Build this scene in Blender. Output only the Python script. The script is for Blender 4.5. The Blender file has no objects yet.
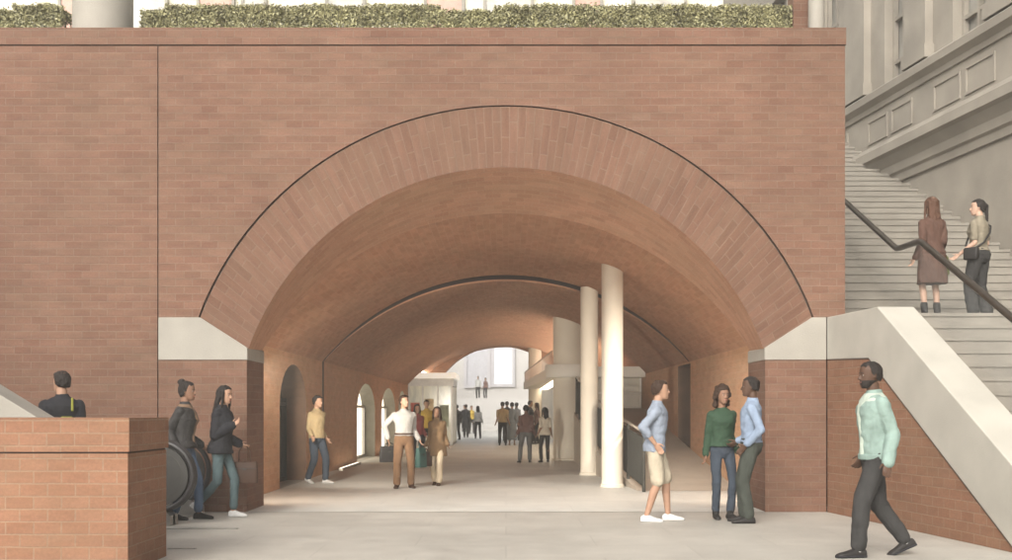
import bpy, bmesh, math, random
import numpy as np
from mathutils import Vector, Matrix, noise, Euler
R = math.radians
random.seed(7)
S = bpy.context.scene
COL = S.collection
F = 1085.0; CX = 506.0; HY = 412.0; EYE = 1.33      # photo calibration (px), eye height (m)

# ------------------------------------------------------------------ camera, sky, sun, exposure
cd = bpy.data.cameras.new('camera'); cam = bpy.data.objects.new('camera', cd); COL.objects.link(cam)
cam.location = (0, 0, EYE); cam.rotation_euler = (R(90), 0, 0)
cd.sensor_width = 36; cd.lens = 36*F/1012; cd.shift_y = (HY-280)/1012; cd.clip_end = 2000; cd.clip_start = .1
S.camera = cam
SUN_EL, SUN_AZ = 31, 19           # azimuth of the place the light comes from, measured behind the camera
w = bpy.data.worlds.new('World'); S.world = w; w.use_nodes = True
nt = w.node_tree; bg = nt.nodes['Background']
sky = nt.nodes.new('ShaderNodeTexSky'); sky.sky_type = 'NISHITA'; sky.sun_disc = False
sky.sun_elevation = R(SUN_EL); sky.sun_rotation = R(180+SUN_AZ)
sky.air_density = 1.2; sky.dust_density = 5; sky.ozone_density = .6
hs = nt.nodes.new('ShaderNodeHueSaturation'); hs.inputs['Saturation'].default_value = .22
nt.links.new(sky.outputs[0], hs.inputs['Color']); nt.links.new(hs.outputs[0], bg.inputs[0])
bg.inputs[1].default_value = .15
sd = bpy.data.lights.new('sun', 'SUN'); sun = bpy.data.objects.new('sun', sd); COL.objects.link(sun)
sd.energy = 1.25; sd.angle = R(28); sd.color = (1, .93, .82)
dv = Vector((math.sin(R(SUN_AZ))*math.cos(R(SUN_EL)), math.cos(R(SUN_AZ))*math.cos(R(SUN_EL)), -math.sin(R(SUN_EL))))
sun.rotation_euler = dv.to_track_quat('-Z', 'Y').to_euler()
S.view_settings.view_transform = 'Standard'; S.view_settings.look = 'None'
S.view_settings.exposure = .9; S.view_settings.gamma = 1

# ------------------------------------------------------------------ materials
MATS = {}
def mat(name, col, rough=.7, metal=0, emit=None, estr=0, noise_amt=.12, nscale=6, bump=0, bscale=30, alpha=None, trans=0, stretch=(1,1,1), spec=None):
    if name in MATS: return MATS[name]
    m = bpy.data.materials.new(name); m.use_nodes = True; n = m.node_tree; L = n.links
    b = n.nodes['Principled BSDF']; b.inputs['Roughness'].default_value = rough; b.inputs['Metallic'].default_value = metal
    tc = n.nodes.new('ShaderNodeTexCoord'); mp = n.nodes.new('ShaderNodeMapping'); mp.inputs['Scale'].default_value = stretch
    L.new(tc.outputs['Object'], mp.inputs[0])
    nz = n.nodes.new('ShaderNodeTexNoise'); nz.inputs['Scale'].default_value = nscale; nz.inputs['Detail'].default_value = 5
    L.new(mp.outputs[0], nz.inputs['Vector'])
    mr = n.nodes.new('ShaderNodeMapRange'); mr.inputs[1].default_value = .3; mr.inputs[2].default_value = .7
    mr.inputs[3].default_value = 1-noise_amt; mr.inputs[4].default_value = 1+noise_amt
    L.new(nz.outputs[0], mr.inputs[0])
    mx = n.nodes.new('ShaderNodeMix'); mx.data_type = 'RGBA'; mx.blend_type = 'MULTIPLY'; mx.inputs[0].default_value = 1
    mx.inputs[6].default_value = (*col, 1); L.new(mr.outputs[0], mx.inputs[7]); L.new(mx.outputs[2], b.inputs['Base Color'])
    if bump:
        n2 = n.nodes.new('ShaderNodeTexNoise'); n2.inputs['Scale'].default_value = bscale; n2.inputs['Detail'].default_value = 4
        L.new(mp.outputs[0], n2.inputs['Vector'])
        bp = n.nodes.new('ShaderNodeBump'); bp.inputs['Strength'].default_value = bump; bp.inputs['Distance'].default_value = .02
        L.new(n2.outputs[0], bp.inputs['Height']); L.new(bp.outputs[0], b.inputs['Normal'])
    if emit: b.inputs['Emission Color'].default_value = (*emit, 1); b.inputs['Emission Strength'].default_value = estr
    if trans: b.inputs['Transmission Weight'].default_value = trans
    if alpha is not None: b.inputs['Alpha'].default_value = alpha
    if spec is not None: b.inputs['Specular IOR Level'].default_value = spec
    MATS[name] = m; return m

def brick(name, c1, c2, cm, bw=.225, bh=.1, mortar=.007, blotch=.16, bump=.6, bias=0):
    m = bpy.data.materials.new(name); m.use_nodes = True; n = m.node_tree; L = n.links
    b = n.nodes['Principled BSDF']; b.inputs['Roughness'].default_value = .88; b.inputs['Specular IOR Level'].default_value = .25
    uv = n.nodes.new('ShaderNodeUVMap'); uv.uv_map = 'UVMap'
    # slight warp so the joints are not ruler straight
    wn = n.nodes.new('ShaderNodeTexNoise'); wn.inputs['Scale'].default_value = 2.5; L.new(uv.outputs[0], wn.inputs['Vector'])
    sub = n.nodes.new('ShaderNodeVectorMath'); sub.operation = 'SUBTRACT'; sub.inputs[1].default_value = (.5,.5,.5); L.new(wn.outputs[1], sub.inputs[0])
    scl = n.nodes.new('ShaderNodeVectorMath'); scl.operation = 'SCALE'; scl.inputs['Scale'].default_value = .012; L.new(sub.outputs[0], scl.inputs[0])
    add = n.nodes.new('ShaderNodeVectorMath'); add.operation = 'ADD'; L.new(uv.outputs[0], add.inputs[0]); L.new(scl.outputs[0], add.inputs[1])
    bt = n.nodes.new('ShaderNodeTexBrick'); L.new(add.outputs[0], bt.inputs['Vector'])
    bt.inputs['Scale'].default_value = 1; bt.inputs['Brick Width'].default_value = bw; bt.inputs['Row Height'].default_value = bh
    bt.inputs['Mortar Size'].default_value = mortar; bt.inputs['Mortar Smooth'].default_value = .35; bt.inputs['Bias'].default_value = bias
    bt.inputs['Color1'].default_value = (*c1,1); bt.inputs['Color2'].default_value = (*c2,1); bt.inputs['Mortar'].default_value = (*cm,1)
    # per brick-ish streak noise
    mp = n.nodes.new('ShaderNodeMapping'); mp.inputs['Scale'].default_value = (1.3, 5.5, 1); L.new(uv.outputs[0], mp.inputs[0])
    n1 = n.nodes.new('ShaderNodeTexNoise'); n1.inputs['Scale'].default_value = 1.6; n1.inputs['Detail'].default_value = 6; n1.inputs['Roughness'].default_value = .65
    L.new(mp.outputs[0], n1.inputs['Vector'])
    n2 = n.nodes.new('ShaderNodeTexNoise'); n2.inputs['Scale'].default_value = .55; n2.inputs['Detail'].default_value = 4; L.new(uv.outputs[0], n2.inputs['Vector'])
    n3 = n.nodes.new('ShaderNodeTexNoise'); n3.inputs['Scale'].default_value = 40; n3.inputs['Detail'].default_value = 4; L.new(uv.outputs[0], n3.inputs['Vector'])
    cur = bt.outputs['Color']
    for nd, a in ((n1, blotch), (n2, blotch*.8), (n3, .10)):
        mr = n.nodes.new('ShaderNodeMapRange'); mr.inputs[1].default_value = .3; mr.inputs[2].default_value = .7
        mr.inputs[3].default_value = 1-a; mr.inputs[4].default_value = 1+a; L.new(nd.outputs[0], mr.inputs[0])
        mx = n.nodes.new('ShaderNodeMix'); mx.data_type='RGBA'; mx.blend_type='MULTIPLY'; mx.inputs[0].default_value=1
        L.new(cur, mx.inputs[6]); L.new(mr.outputs[0], mx.inputs[7]); cur = mx.outputs[2]
    # pale bloom (efflorescence)
    n4 = n.nodes.new('ShaderNodeTexNoise'); n4.inputs['Scale'].default_value = 1.1; n4.inputs['Detail'].default_value = 8; n4.inputs['Roughness'].default_value=.7; L.new(mp.outputs[0], n4.inputs['Vector'])
    r4 = n.nodes.new('ShaderNodeMapRange'); r4.inputs[1].default_value=.52; r4.inputs[2].default_value=.78; r4.inputs[3].default_value=0; r4.inputs[4].default_value=.22; L.new(n4.outputs[0], r4.inputs[0])
    mx = n.nodes.new('ShaderNodeMix'); mx.data_type='RGBA'; L.new(r4.outputs[0], mx.inputs[0]); L.new(cur, mx.inputs[6]); mx.inputs[7].default_value=(.26,.20,.15,1); cur=mx.outputs[2]
    n5 = n.nodes.new('ShaderNodeTexNoise'); n5.inputs['Scale'].default_value = .9; n5.inputs['Detail'].default_value = 7; n5.inputs['Roughness'].default_value=.75; mp5=n.nodes.new('ShaderNodeMapping'); mp5.inputs['Scale'].default_value=(.8,2.4,1); mp5.inputs['Location'].default_value=(7,3,0); L.new(uv.outputs[0],mp5.inputs[0]); L.new(mp5.outputs[0], n5.inputs['Vector'])
    r5 = n.nodes.new('ShaderNodeMapRange'); r5.inputs[1].default_value=.42; r5.inputs[2].default_value=.72; r5.inputs[3].default_value=0; r5.inputs[4].default_value=.42; L.new(n5.outputs[0], r5.inputs[0])
    tint=(c1[0]*.80,c1[1]*1.02,c1[2]*.98,1)
    mx = n.nodes.new('ShaderNodeMix'); mx.data_type='RGBA'; L.new(r5.outputs[0], mx.inputs[0]); L.new(cur, mx.inputs[6]); mx.inputs[7].default_value=tint; cur=mx.outputs[2]
    L.new(cur, b.inputs['Base Color'])
    bp = n.nodes.new('ShaderNodeBump'); bp.inputs['Strength'].default_value = bump; bp.inputs['Distance'].default_value = .008; bp.invert = True
    ad = n.nodes.new('ShaderNodeMath'); ad.operation='MULTIPLY_ADD'; ad.inputs[1].default_value=.3; L.new(n3.outputs[0], ad.inputs[0]); L.new(bt.outputs['Fac'], ad.inputs[2])
    L.new(ad.outputs[0], bp.inputs['Height']); L.new(bp.outputs[0], b.inputs['Normal'])
    return m
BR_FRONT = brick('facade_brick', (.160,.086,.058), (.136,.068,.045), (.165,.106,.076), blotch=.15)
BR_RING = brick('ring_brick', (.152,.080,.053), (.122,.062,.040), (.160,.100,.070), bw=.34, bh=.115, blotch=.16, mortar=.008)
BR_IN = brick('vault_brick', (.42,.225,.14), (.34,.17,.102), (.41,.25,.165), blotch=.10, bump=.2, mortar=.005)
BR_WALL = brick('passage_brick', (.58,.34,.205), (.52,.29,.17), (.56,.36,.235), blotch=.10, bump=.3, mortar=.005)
BR_LOW = brick('low_wall_brick', (.22,.112,.068), (.19,.092,.054), (.225,.145,.096), bw=.23, bh=.105, blotch=.14)

def paving(name, col, tile, joint=.006, dark=.8, rough=.55, amt=.10):
    m = bpy.data.materials.new(name); m.use_nodes = True; n = m.node_tree; L = n.links
    b = n.nodes['Principled BSDF']
    uv = n.nodes.new('ShaderNodeUVMap'); uv.uv_map = 'UVMap'
    bt = n.nodes.new('ShaderNodeTexBrick'); L.new(uv.outputs[0], bt.inputs['Vector']); bt.inputs['Scale'].default_value = 1
    bt.inputs['Brick Width'].default_value = tile[0]; bt.inputs['Row Height'].default_value = tile[1]; bt.inputs['Mortar Size'].default_value = joint; bt.inputs['Mortar Smooth'].default_value=.4
    c = Vector(col); bt.inputs['Color1'].default_value=(*(c*1.03),1); bt.inputs['Color2'].default_value=(*(c*.965),1); bt.inputs['Mortar'].default_value=(*(c*dark),1)
    cur = bt.outputs['Color']
    for sc_, a in ((.5, amt), (3, amt*.6), (60, .07)):
        nz = n.nodes.new('ShaderNodeTexNoise'); nz.inputs['Scale'].default_value=sc_; nz.inputs['Detail'].default_value=6; nz.inputs['Roughness'].default_value=.6; L.new(uv.outputs[0], nz.inputs['Vector'])
        mr = n.nodes.new('ShaderNodeMapRange'); mr.inputs[1].default_value=.3; mr.inputs[2].default_value=.7; mr.inputs[3].default_value=1-a; mr.inputs[4].default_value=1+a; L.new(nz.outputs[0], mr.inputs[0])
        mx = n.nodes.new('ShaderNodeMix'); mx.data_type='RGBA'; mx.blend_type='MULTIPLY'; mx.inputs[0].default_value=1
        L.new(cur, mx.inputs[6]); L.new(mr.outputs[0], mx.inputs[7]); cur = mx.outputs[2]
        if sc_ == 3:
            rr = n.nodes.new('ShaderNodeMapRange'); rr.inputs[3].default_value=rough-.12; rr.inputs[4].default_value=rough+.15; L.new(nz.outputs[0], rr.inputs[0]); L.new(rr.outputs[0], b.inputs['Roughness'])
    L.new(cur, b.inputs['Base Color']); return m
PAVE = paving('forecourt_paving', (.40,.378,.333), (1.8,.9), joint=.006, dark=.80, amt=.15)
FLOOR = paving('passage_paving', (.57,.56,.51), (1.8,.9), joint=.006, dark=.82, rough=.5, amt=.12)
STONE_W = mat('white_stone', (.275,.255,.218), .75, noise_amt=.10, nscale=2.2, bump=.15, bscale=60)
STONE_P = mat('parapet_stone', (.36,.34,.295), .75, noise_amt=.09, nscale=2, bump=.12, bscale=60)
STONE_G = mat('grey_stone', (.27,.243,.203), .85, noise_amt=.16, nscale=1.2, bump=.2, bscale=25)
STEP = mat('step_stone', (.215,.196,.165), .8, noise_amt=.12, nscale=3, bump=.1, bscale=50)
DARK = mat('joint_dark', (.05,.032,.025), .9)
JOINT = mat('movement_joint_sealant', (.022,.013,.010), .9)
SLABW = mat('white_slab', (.78,.75,.68), .6, noise_amt=.05, nscale=2)
CREAM = mat('cream_column', (.72,.66,.55), .6, noise_amt=.05, nscale=2)
WHITE = mat('white_render', (.50,.485,.465), .7, noise_amt=.03, nscale=.6)
BRONZE = mat('bronze_rail', (.085,.07,.055), .38, metal=.7)
STEEL = mat('painted_steel', (.03,.029,.022), .7)
RUBBER = mat('black_rubber', (.022,.02,.02), .42)
ALU = mat('brushed_trim', (.42,.40,.37), .35, metal=.8)
GLASSG = mat('shop_glass', (.16,.19,.16), .12, noise_amt=.25, nscale=1.4, spec=.8)
GLASSB = mat('lit_glass', (.5,.5,.42), .2, noise_amt=.3, nscale=1.2, emit=(1,.90,.72), estr=1.2)
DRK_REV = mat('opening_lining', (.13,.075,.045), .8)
LINING = mat('grey_lining', (.22,.20,.155), .7)
GREYWALL = mat('grey_panel', (.46,.45,.47), .6, noise_amt=.05)
LAMP = mat('lamp_diffuser', (.9,.88,.82), .4, emit=(1,.88,.70), estr=2)
FASC = mat('lit_fascia', (.85,.83,.78), .4, emit=(1,.93,.80), estr=.3)

# ------------------------------------------------------------------ object helpers
def tag(o, label=None, cat=None, group=None, kind=None):
    if label: o['label'] = label
    if cat: o['category'] = cat
    if group: o['group'] = group
    if kind: o['kind'] = kind
    return o
def empty(name, loc=(0,0,0), rz=0, **k):
    o = bpy.data.objects.new(name, None); COL.objects.link(o); o.location = loc; o.rotation_euler = (0,0,rz); o.empty_display_size=.1
    return tag(o, **k)
class MB:
    def __init__(s): s.v=[]; s.f=[]; s.uv=[]; s.mi=[]
    def face(s, pts, uv=None, mi=0):
        pts=[Vector(p) for p in pts]; i=len(s.v); s.v += pts; s.f.append(list(range(i,i+len(pts))))
        if uv is None:
            nrm = Vector((0,0,0))
            for a in range(len(pts)):
                p,q = pts[a],pts[(a+1)%len(pts)]; nrm += p.cross(q)
            if nrm.length < 1e-12: nrm = Vector((0,0,1))
            nrm.normalize()
            if abs(nrm.z) > .8: uv=[(p.x,p.y) for p in pts]
            else:
                h = Vector((-nrm.y, nrm.x,0)); h.normalize()
                if abs(h.y)>abs(h.x): h = h if h.y>0 else -h
                else: h = h if h.x>0 else -h
                uv=[(p.dot(h), p.z/max(.2,math.sqrt(1-nrm.z**2))) for p in pts]
        s.uv.append(uv); s.mi.append(mi)
    def box(s, a, b, mi=0, M=None):
        x0,y0,z0=a; x1,y1,z1=b
        c=[Vector(p) for p in ((x0,y0,z0),(x1,y0,z0),(x1,y1,z0),(x0,y1,z0),(x0,y0,z1),(x1,y0,z1),(x1,y1,z1),(x0,y1,z1))]
        if M: c=[M(p) if callable(M) else M@p for p in c]
        for q in ((0,3,2,1),(4,5,6,7),(0,1,5,4),(1,2,6,5),(2,3,7,6),(3,0,4,7)): s.face([c[i] for i in q], mi=mi)
    def prism(s, poly, f0, f1, mi=0):
        """poly 2-D points; f0,f1 map (a,b)->3-D for the two end planes"""
        A=[f0(*p) for p in poly]; B=[f1(*p) for p in poly]; n=len(poly)
        s.face(A,mi=mi); s.face(B[::-1],mi=mi)
        for i in range(n): j=(i+1)%n; s.face([A[j],A[i],B[i],B[j]],mi=mi)
    def rings(s, rs, cap=True, mi=0, closed=True):
        n=len(rs[0])
        for a in range(len(rs)-1):
            for i in range(n if closed else n-1):
                j=(i+1)%n; s.face([rs[a][i],rs[a][j],rs[a+1][j],rs[a+1][i]],mi=mi)
        if cap: s.face(rs[0][::-1],mi=mi); s.face(rs[-1],mi=mi)
    def lathe(s, c, prof, n=32, mi=0):
        rs=[[Vector((c[0]+r*math.cos(2*math.pi*i/n), c[1]+r*math.sin(2*math.pi*i/n), c[2]+z)) for i in range(n)] for r,z in prof]
        s.rings(rs,mi=mi)
    def tube(s, pts, r, n=10, mi=0):
        pts=[Vector(p) for p in pts]; rr = r if isinstance(r,(list,tuple)) else [r]*len(pts); rs=[]
        up0=None
        for i,p in enumerate(pts):
            d=(pts[min(i+1,len(pts)-1)]-pts[max(i-1,0)]).normalized()
            if up0 is None: up0 = Vector((0,0,1)) if abs(d.z)<.9 else Vector((1,0,0))
            a=d.cross(up0).normalized(); b=a.cross(d).normalized(); up0=b
            rs.append([p+a*rr[i]*math.cos(2*math.pi*k/n)+b*rr[i]*math.sin(2*math.pi*k/n) for k in range(n)])
        s.rings(rs,mi=mi)
    def build(s, name, m, parent=None, smooth=False, bevel=0, merge=True):
        me=bpy.data.meshes.new(name); me.from_pydata([tuple(v) for v in s.v],[],s.f)
        uvl=me.uv_layers.new(name='UVMap'); flat=[c for u in s.uv for p in u for c in p]; uvl.data.foreach_set('uv',flat)
        ms = m if isinstance(m,(list,tuple)) else [m]
        for x in ms: me.materials.append(x)
        me.polygons.foreach_set('material_index', s.mi)
        if merge:
            bm=bmesh.new(); bm.from_mesh(me); bmesh.ops.remove_doubles(bm,verts=bm.verts,dist=1e-4); bmesh.ops.recalc_face_normals(bm,faces=bm.faces); bm.to_mesh(me); bm.free()
        if smooth:
            me.polygons.foreach_set('use_smooth',[True]*len(me.polygons))
            try: me.set_sharp_from_angle(angle=R(40))
            except Exception: pass
        o=bpy.data.objects.new(name,me); COL.objects.link(o)
        if parent is not None: o.parent=parent; 
        if parent is not None: o.matrix_parent_inverse = parent_world(parent).inverted()
        if bevel:
            bv=o.modifiers.new('bevel','BEVEL'); bv.width=bevel; bv.segments=2; bv.limit_method='ANGLE'; bv.angle_limit=R(40)
        return o
def parent_world(p):
    M = p.matrix_basis.copy()
    if p.parent: M = parent_world(p.parent) @ p.matrix_parent_inverse @ M
    return M
def P(px, y, D): return Vector(((px-CX)*D/F, D, EYE+(HY-y)*D/F))

def arcpts(half, z0, rise, n=48):
    """points of a circular segment from left springing to right springing"""
    r=(half*half+rise*rise)/(2*rise); cz=z0+rise-r; a=math.asin(min(1,half/r))
    if rise>half: a=math.pi-a
    return [(r*math.sin(-a+2*a*i/n), cz+r*math.cos(-a+2*a*i/n)) for i in range(n+1)], r, cz, a

# ------------------------------------------------------------------ geometry constants
YF=14.4; YB=15.4; YE=47.0
ZTOP=6.43; ZCOP=6.19
XJ=-4.62; XR=4.5
PX0,PX1=-7.9,-5.35            # pit of the escalators (x), hole in the ground
PY0,PY1=11.35,14.05

# ------------------------------------------------------------------ ground
g=MB()
for (a,b,c,d) in ((-200,200,-60,PY0),(-200,PX0,PY0,PY1),(PX1,200,PY0,PY1),(-200,200,PY1,300)):
    g.face([(a,c,0),(b,c,0),(b,d,0),(a,d,0)])
ground=g.build('ground',PAVE); tag(ground,'pale grey paved forecourt','ground',kind='structure')
g=MB(); g.face([(-3.9,14.4,.004),(3.9,14.4,.004),(3.9,75,.004),(-3.9,75,.004)])
g.face([(-3.9,48,.004),(-3.9,75,.004),(-9,75,.004),(-9,48,.004)]); g.face([(3.9,48,.004),(9,48,.004),(9,75,.004),(3.9,75,.004)])
tag(g.build('passage_floor',FLOOR),'smooth beige floor running through the vaulted passage','floor',kind='structure')
g=MB()  # escalator pit lining
g.box((PX0-.1,PY0-.1,-3),(PX1,PY0,-.004)); g.box((PX0-.1,PY1,-3),(PX1,PY1+.1,-.004)); g.face([(PX0,PY0,-3),(PX1,PY0,-3),(PX1,PY1,-3),(PX0,PY1,-3)])
g.face([(PX1+.002,PY0,-3),(PX1+.002,PY1,-3),(PX1+.002,PY1,-.004),(PX1+.002,PY0,-.004)]); g.face([(PX0,PY0,-3),(PX0,PY1,-3),(PX0,PY1,-.004),(PX0,PY0,-.004)])
tag(g.build('stairwell_pit',STONE_G),'sunken well under the escalators','well',kind='structure')

# ------------------------------------------------------------------ the brick arch facade + tunnel (one building)
vb=empty('brick_viaduct',(0,YF,0),label='red brick arched viaduct with a wide vaulted passage and brick parapet',cat='viaduct')
intr,ri,ci,ai=arcpts(3.42,2.17,2.41)
ext,re_,ce,ae=arcpts(4.06,2.585,2.80)
def at(y): return lambda x,z: Vector((x,y,z))
# facade face with the arch hole (extrados + 3 cm)
g=MB(); n=len(ext)-1
hole=[(x*1.006, z+.02 if 0<i<n else z) for i,(x,z) in enumerate(ext)]
def front(y):
    # strips above the arc
    for i in range(n):
        (x0,z0),(x1,z1)=hole[i],hole[i+1]
        g.face([(x0,y,z0),(x1,y,z1),(x1,y,ZCOP),(x0,y,ZCOP)])
front(YF); 
hx=hole[-1][0]
g.face([(XJ+.007,YF,2.585),(-hx,YF,2.585),(-hx,YF,ZCOP),(XJ+.007,YF,ZCOP)])
g.face([(hx,YF,2.585),(XR,YF,2.585),(XR,YF,ZCOP),(hx,YF,ZCOP)])
for i in range(n):
    (x0,z0),(x1,z1)=hole[i],hole[i+1]; g.face([(x0,YF,z0),(x1,YF,z1),(x1,YF+.08,z1),(x0,YF+.08,z0)])
g.face([(XR,YF,0),(XR,YE,0),(XR,YE,ZTOP),(XR,YF,ZTOP)])
g.face([(XJ+.007,YF,0),(XJ+.007,YF+.1,0),(XJ+.007,YF+.1,ZCOP),(XJ+.007,YF,ZCOP)])
g.build('facade_wall',BR_FRONT,vb)
g=MB(); g.box((-14,YF+.0,0),(XJ-.007,YF+.5,ZCOP)); g.build('side_wall',BR_FRONT,vb)
g=MB(); g.box((XJ-.06,YF+.05,0),(XJ+.05,YF+.09,ZCOP+.05)); g.box((-14,YF+.04,ZCOP-.03),(XR-.03,YF+.3,ZCOP+.04)); g.build('expansion_joint',DARK,vb)
g=MB(); g.box((-14,YF-.012,ZCOP+.015),(XR+.012,YF+.5,ZTOP)); g.build('coping',BR_FRONT,vb)
g=MB(); g.face([(-14,YF+.5,ZTOP-.02),(XR,YF+.5,ZTOP-.02),(XR,YE,ZTOP-.02),(-14,YE,ZTOP-.02)]); g.face([(-14,YF+.3,0),(-14,YE,0),(-14,YE,ZTOP),(-14,YF+.3,ZTOP)])
g.build('terrace_deck',STEP,vb)
# arch ring of voussoirs (uv: radial = u , along the arc = v)
g=MB(); al=0; A=[];NN=96
ie,_,_,_=arcpts(3.42,2.17,2.41,NN); ee,_,_,_=arcpts(4.06,2.585,2.80,NN)
for i in range(NN):
    a0,a1,b0,b1=ie[i],ie[i+1],ee[i],ee[i+1]; st=math.dist(b0,b1)
    g.face([(a0[0],YF+.006,a0[1]),(a1[0],YF+.006,a1[1]),(b1[0],YF+.006,b1[1]),(b0[0],YF+.006,b0[1])],uv=[(0,al),(0,al+st),(.68,al+st),(.68,al)])
    al+=st
for i in range(NN):
    b0,b1=ee[i],ee[i+1]; g.face([(b0[0],YF+.006,b0[1]),(b1[0],YF+.006,b1[1]),(b1[0],YF+.06,b1[1]),(b0[0],YF+.06,b0[1])])
g.build('arch_ring',BR_RING,vb,merge=False)
g=MB()
for i in range(NN):
    b0,b1=ee[i],ee[i+1]; k=1.02
    g.face([(b0[0]*.99,YF+.05,b0[1]-.03),(b1[0]*.99,YF+.05,b1[1]-.03),(b1[0]*k,YF+.05,b1[1]+.1),(b0[0]*k,YF+.05,b0[1]+.1)])
g.build('ring_joint',DARK,vb)
# splayed soffit
be,_,_,_=arcpts(3.46,2.20,1.95,NN)
g=MB(); al=0
for i in range(NN):
    a0,a1,b0,b1=ie[i],ie[i+1],be[i],be[i+1]; st=math.dist(a0,a1)
    g.face([(a0[0],YF+.006,a0[1]),(a1[0],YF+.006,a1[1]),(b1[0],YB,b1[1]),(b0[0],YB,b0[1])],uv=[(al,0),(al+st,0),(al+st,1.1),(al,1.1)])
    al+=st
g.build('arch_soffit',BR_IN,vb,smooth=True,merge=False)
# barrel vault (two lengths with a joint)
XW=3.9; ZS=2.40
def barrel(y0,y1,half,zs,rise,name,mt=BR_IN):
    pts,_,_,_=arcpts(half,zs,rise,NN); g=MB(); al=0
    for i in range(NN):
        a0,a1=pts[i],pts[i+1]; st=math.dist(a0,a1)
        g.face([(a0[0],y0,a0[1]),(a1[0],y0,a1[1]),(a1[0],y1,a1[1]),(a0[0],y1,a0[1])],uv=[(y0,al),(y0,al+st),(y1,al+st),(y1,al)])
        al+=st
    g.build(name,mt,vb,smooth=True,merge=False); return pts
YJ=23.1
c1=barrel(YB,YJ-.05,XW,ZS,1.84,'vault')
c2=barrel(YJ+.05,YE,XW-.0,ZS,1.72,'vault')
barrel(YJ-.10,YJ+.10,XW+.05,ZS,1.88,'vault_joint',JOINT)
g=MB()
cc,_,_,_=arcpts(XW,ZS,1.76,NN)
for i in range(NN):
    a0,a1=c1[i],c1[i+1]; b0,b1=cc[i],cc[i+1]
    g.face([(a0[0],YJ+.05,a0[1]+.04),(a1[0],YJ+.05,a1[1]+.04),(b1[0],YJ+.05,b1[1]),(b0[0],YJ+.05,b0[1])])
g.build('vault_step',JOINT,vb)
g=MB(); al=0
for i in range(NN):
    a0,a1=cc[i],cc[i+1]; b0,b1=c2[i],c2[i+1]; st=math.dist(a0,a1)
    g.face([(a0[0],YJ+.045,a0[1]),(a1[0],YJ+.045,a1[1]),(b1[0],YJ+.045,b1[1]),(b0[0],YJ+.045,b0[1])],uv=[(al,0),(al+st,0),(al+st,.05),(al,.05)]); al+=st
g.build('vault_rib',BR_IN,vb,merge=False)
g=MB()   # back of the diaphragm
for i in range(NN):
    a0,a1,b0,b1=be[i],be[i+1],c1[i],c1[i+1]
    g.face([(a0[0],YB,a0[1]),(a1[0],YB,a1[1]),(b1[0],YB,b1[1]),(b0[0],YB,b0[1])])
for s in (-1,1): g.face([(s*3.44,YB+.002,0),(s*XW,YB+.002,0),(s*XW,YB+.002,ZS),(s*3.44,YB+.002,2.2)])
g.build('diaphragm_back',BR_IN,vb)
# far portal face
pa,_,_,_=arcpts(2.75,2.45,1.70,NN); pa=[(x-.22,z) for x,z in pa]
for yy,nm in ((YE-.6,'far_arch_face'),(YE,'far_portal')):
    g=MB()
    for i in range(NN):
        a0,a1=pa[i],pa[i+1]; g.face([(a0[0],yy,a0[1]),(a1[0],yy,a1[1]),(a1[0],yy,ZTOP),(a0[0],yy,ZTOP)])
    for s_,x in ((-1,-14),(1,XR-.02)): xe=pa[0][0] if s_<0 else pa[-1][0]; g.face([(xe,yy,0),(x,yy,0),(x,yy,ZTOP),(xe,yy,ZTOP)])
    g.build(nm,BR_IN,vb)
g=MB(); al=0
pq=[(pa[0][0],0)]+pa+[(pa[-1][0],0)]
for i in range(len(pq)-1):
    a0,a1=pq[i],pq[i+1]; st=math.dist(a0,a1)
    g.face([(a0[0],YE-.6,a0[1]),(a1[0],YE-.6,a1[1]),(a1[0],YE,a1[1]),(a0[0],YE,a0[1])],uv=[(al,0),(al+st,0),(al+st,.6),(al,.6)]); al+=st
g.build('far_arch_soffit',BR_IN,vb,merge=False)
# piers and imposts
for s in (-1,1):
    xo = XJ+.007 if s<0 else 4.25
    g=MB(); x0,x1=sorted((s*3.44, xo)); g.box((x0,YF,0),(x1,YB,2.02)); g.build('pier',BR_FRONT,vb)
    poly=[(xo,2.02),(xo,2.585),(s*4.06,2.585),(s*3.43,2.18),(s*3.43,2.02)]
    g=MB(); g.prism(poly,at(YF-.012),at(YB-.004)); g.build('impost',STONE_W,vb,bevel=.008)
# side walls of the passage with arched openings
def arched_wall(name,X,side,y0,y1,z1,ops,mt,par):
    """wall on plane x=X; side=+1: opening recess goes to +x. ops: (ya,yb,ztop,rise)"""
    g=MB(); cur=y0; dep=.55*side; K=14
    for (ya,yb,zt,rise) in ops:
        g.face([(X,cur,0),(X,ya,0),(X,ya,z1),(X,cur,z1)])
        h=(yb-ya)/2; pts=[]
        for i in range(K+1):
            t=-math.pi/2+math.pi*i/K; pts.append((ya+h+h*math.sin(t), zt-rise+rise*math.cos(t)))
        for i in range(K):
            g.face([(X,*pts[i]),(X,*pts[i+1]),(X,pts[i+1][0],z1),(X,pts[i][0],z1)])
        r=MB(); out=[(ya,0)]+pts+[(yb,0)]
        for i in range(len(out)-1):
            r.face([(X,*out[i]),(X+dep,*out[i]),(X+dep,*out[i+1]),(X,*out[i+1])])
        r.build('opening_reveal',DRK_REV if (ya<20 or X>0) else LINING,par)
        cur=yb
    g.face([(X,cur,0),(X,y1,0),(X,y1,z1),(X,cur,z1)])
    g.build(name,mt,par)
L_OPS=[(18.7,21.2,2.2,.75),(28.4,32.3,2.12,.8),(34.0,38.2,2.12,.8),(39.3,42.2,2.12,.8)]
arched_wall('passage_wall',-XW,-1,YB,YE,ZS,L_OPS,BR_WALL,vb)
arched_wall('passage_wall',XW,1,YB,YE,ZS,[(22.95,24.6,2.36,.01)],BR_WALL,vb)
g=MB()
for s in (-1,): g.box((-XW-.03,YJ-.06,0),(-XW+.012,YJ+.06,ZS)); 
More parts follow.
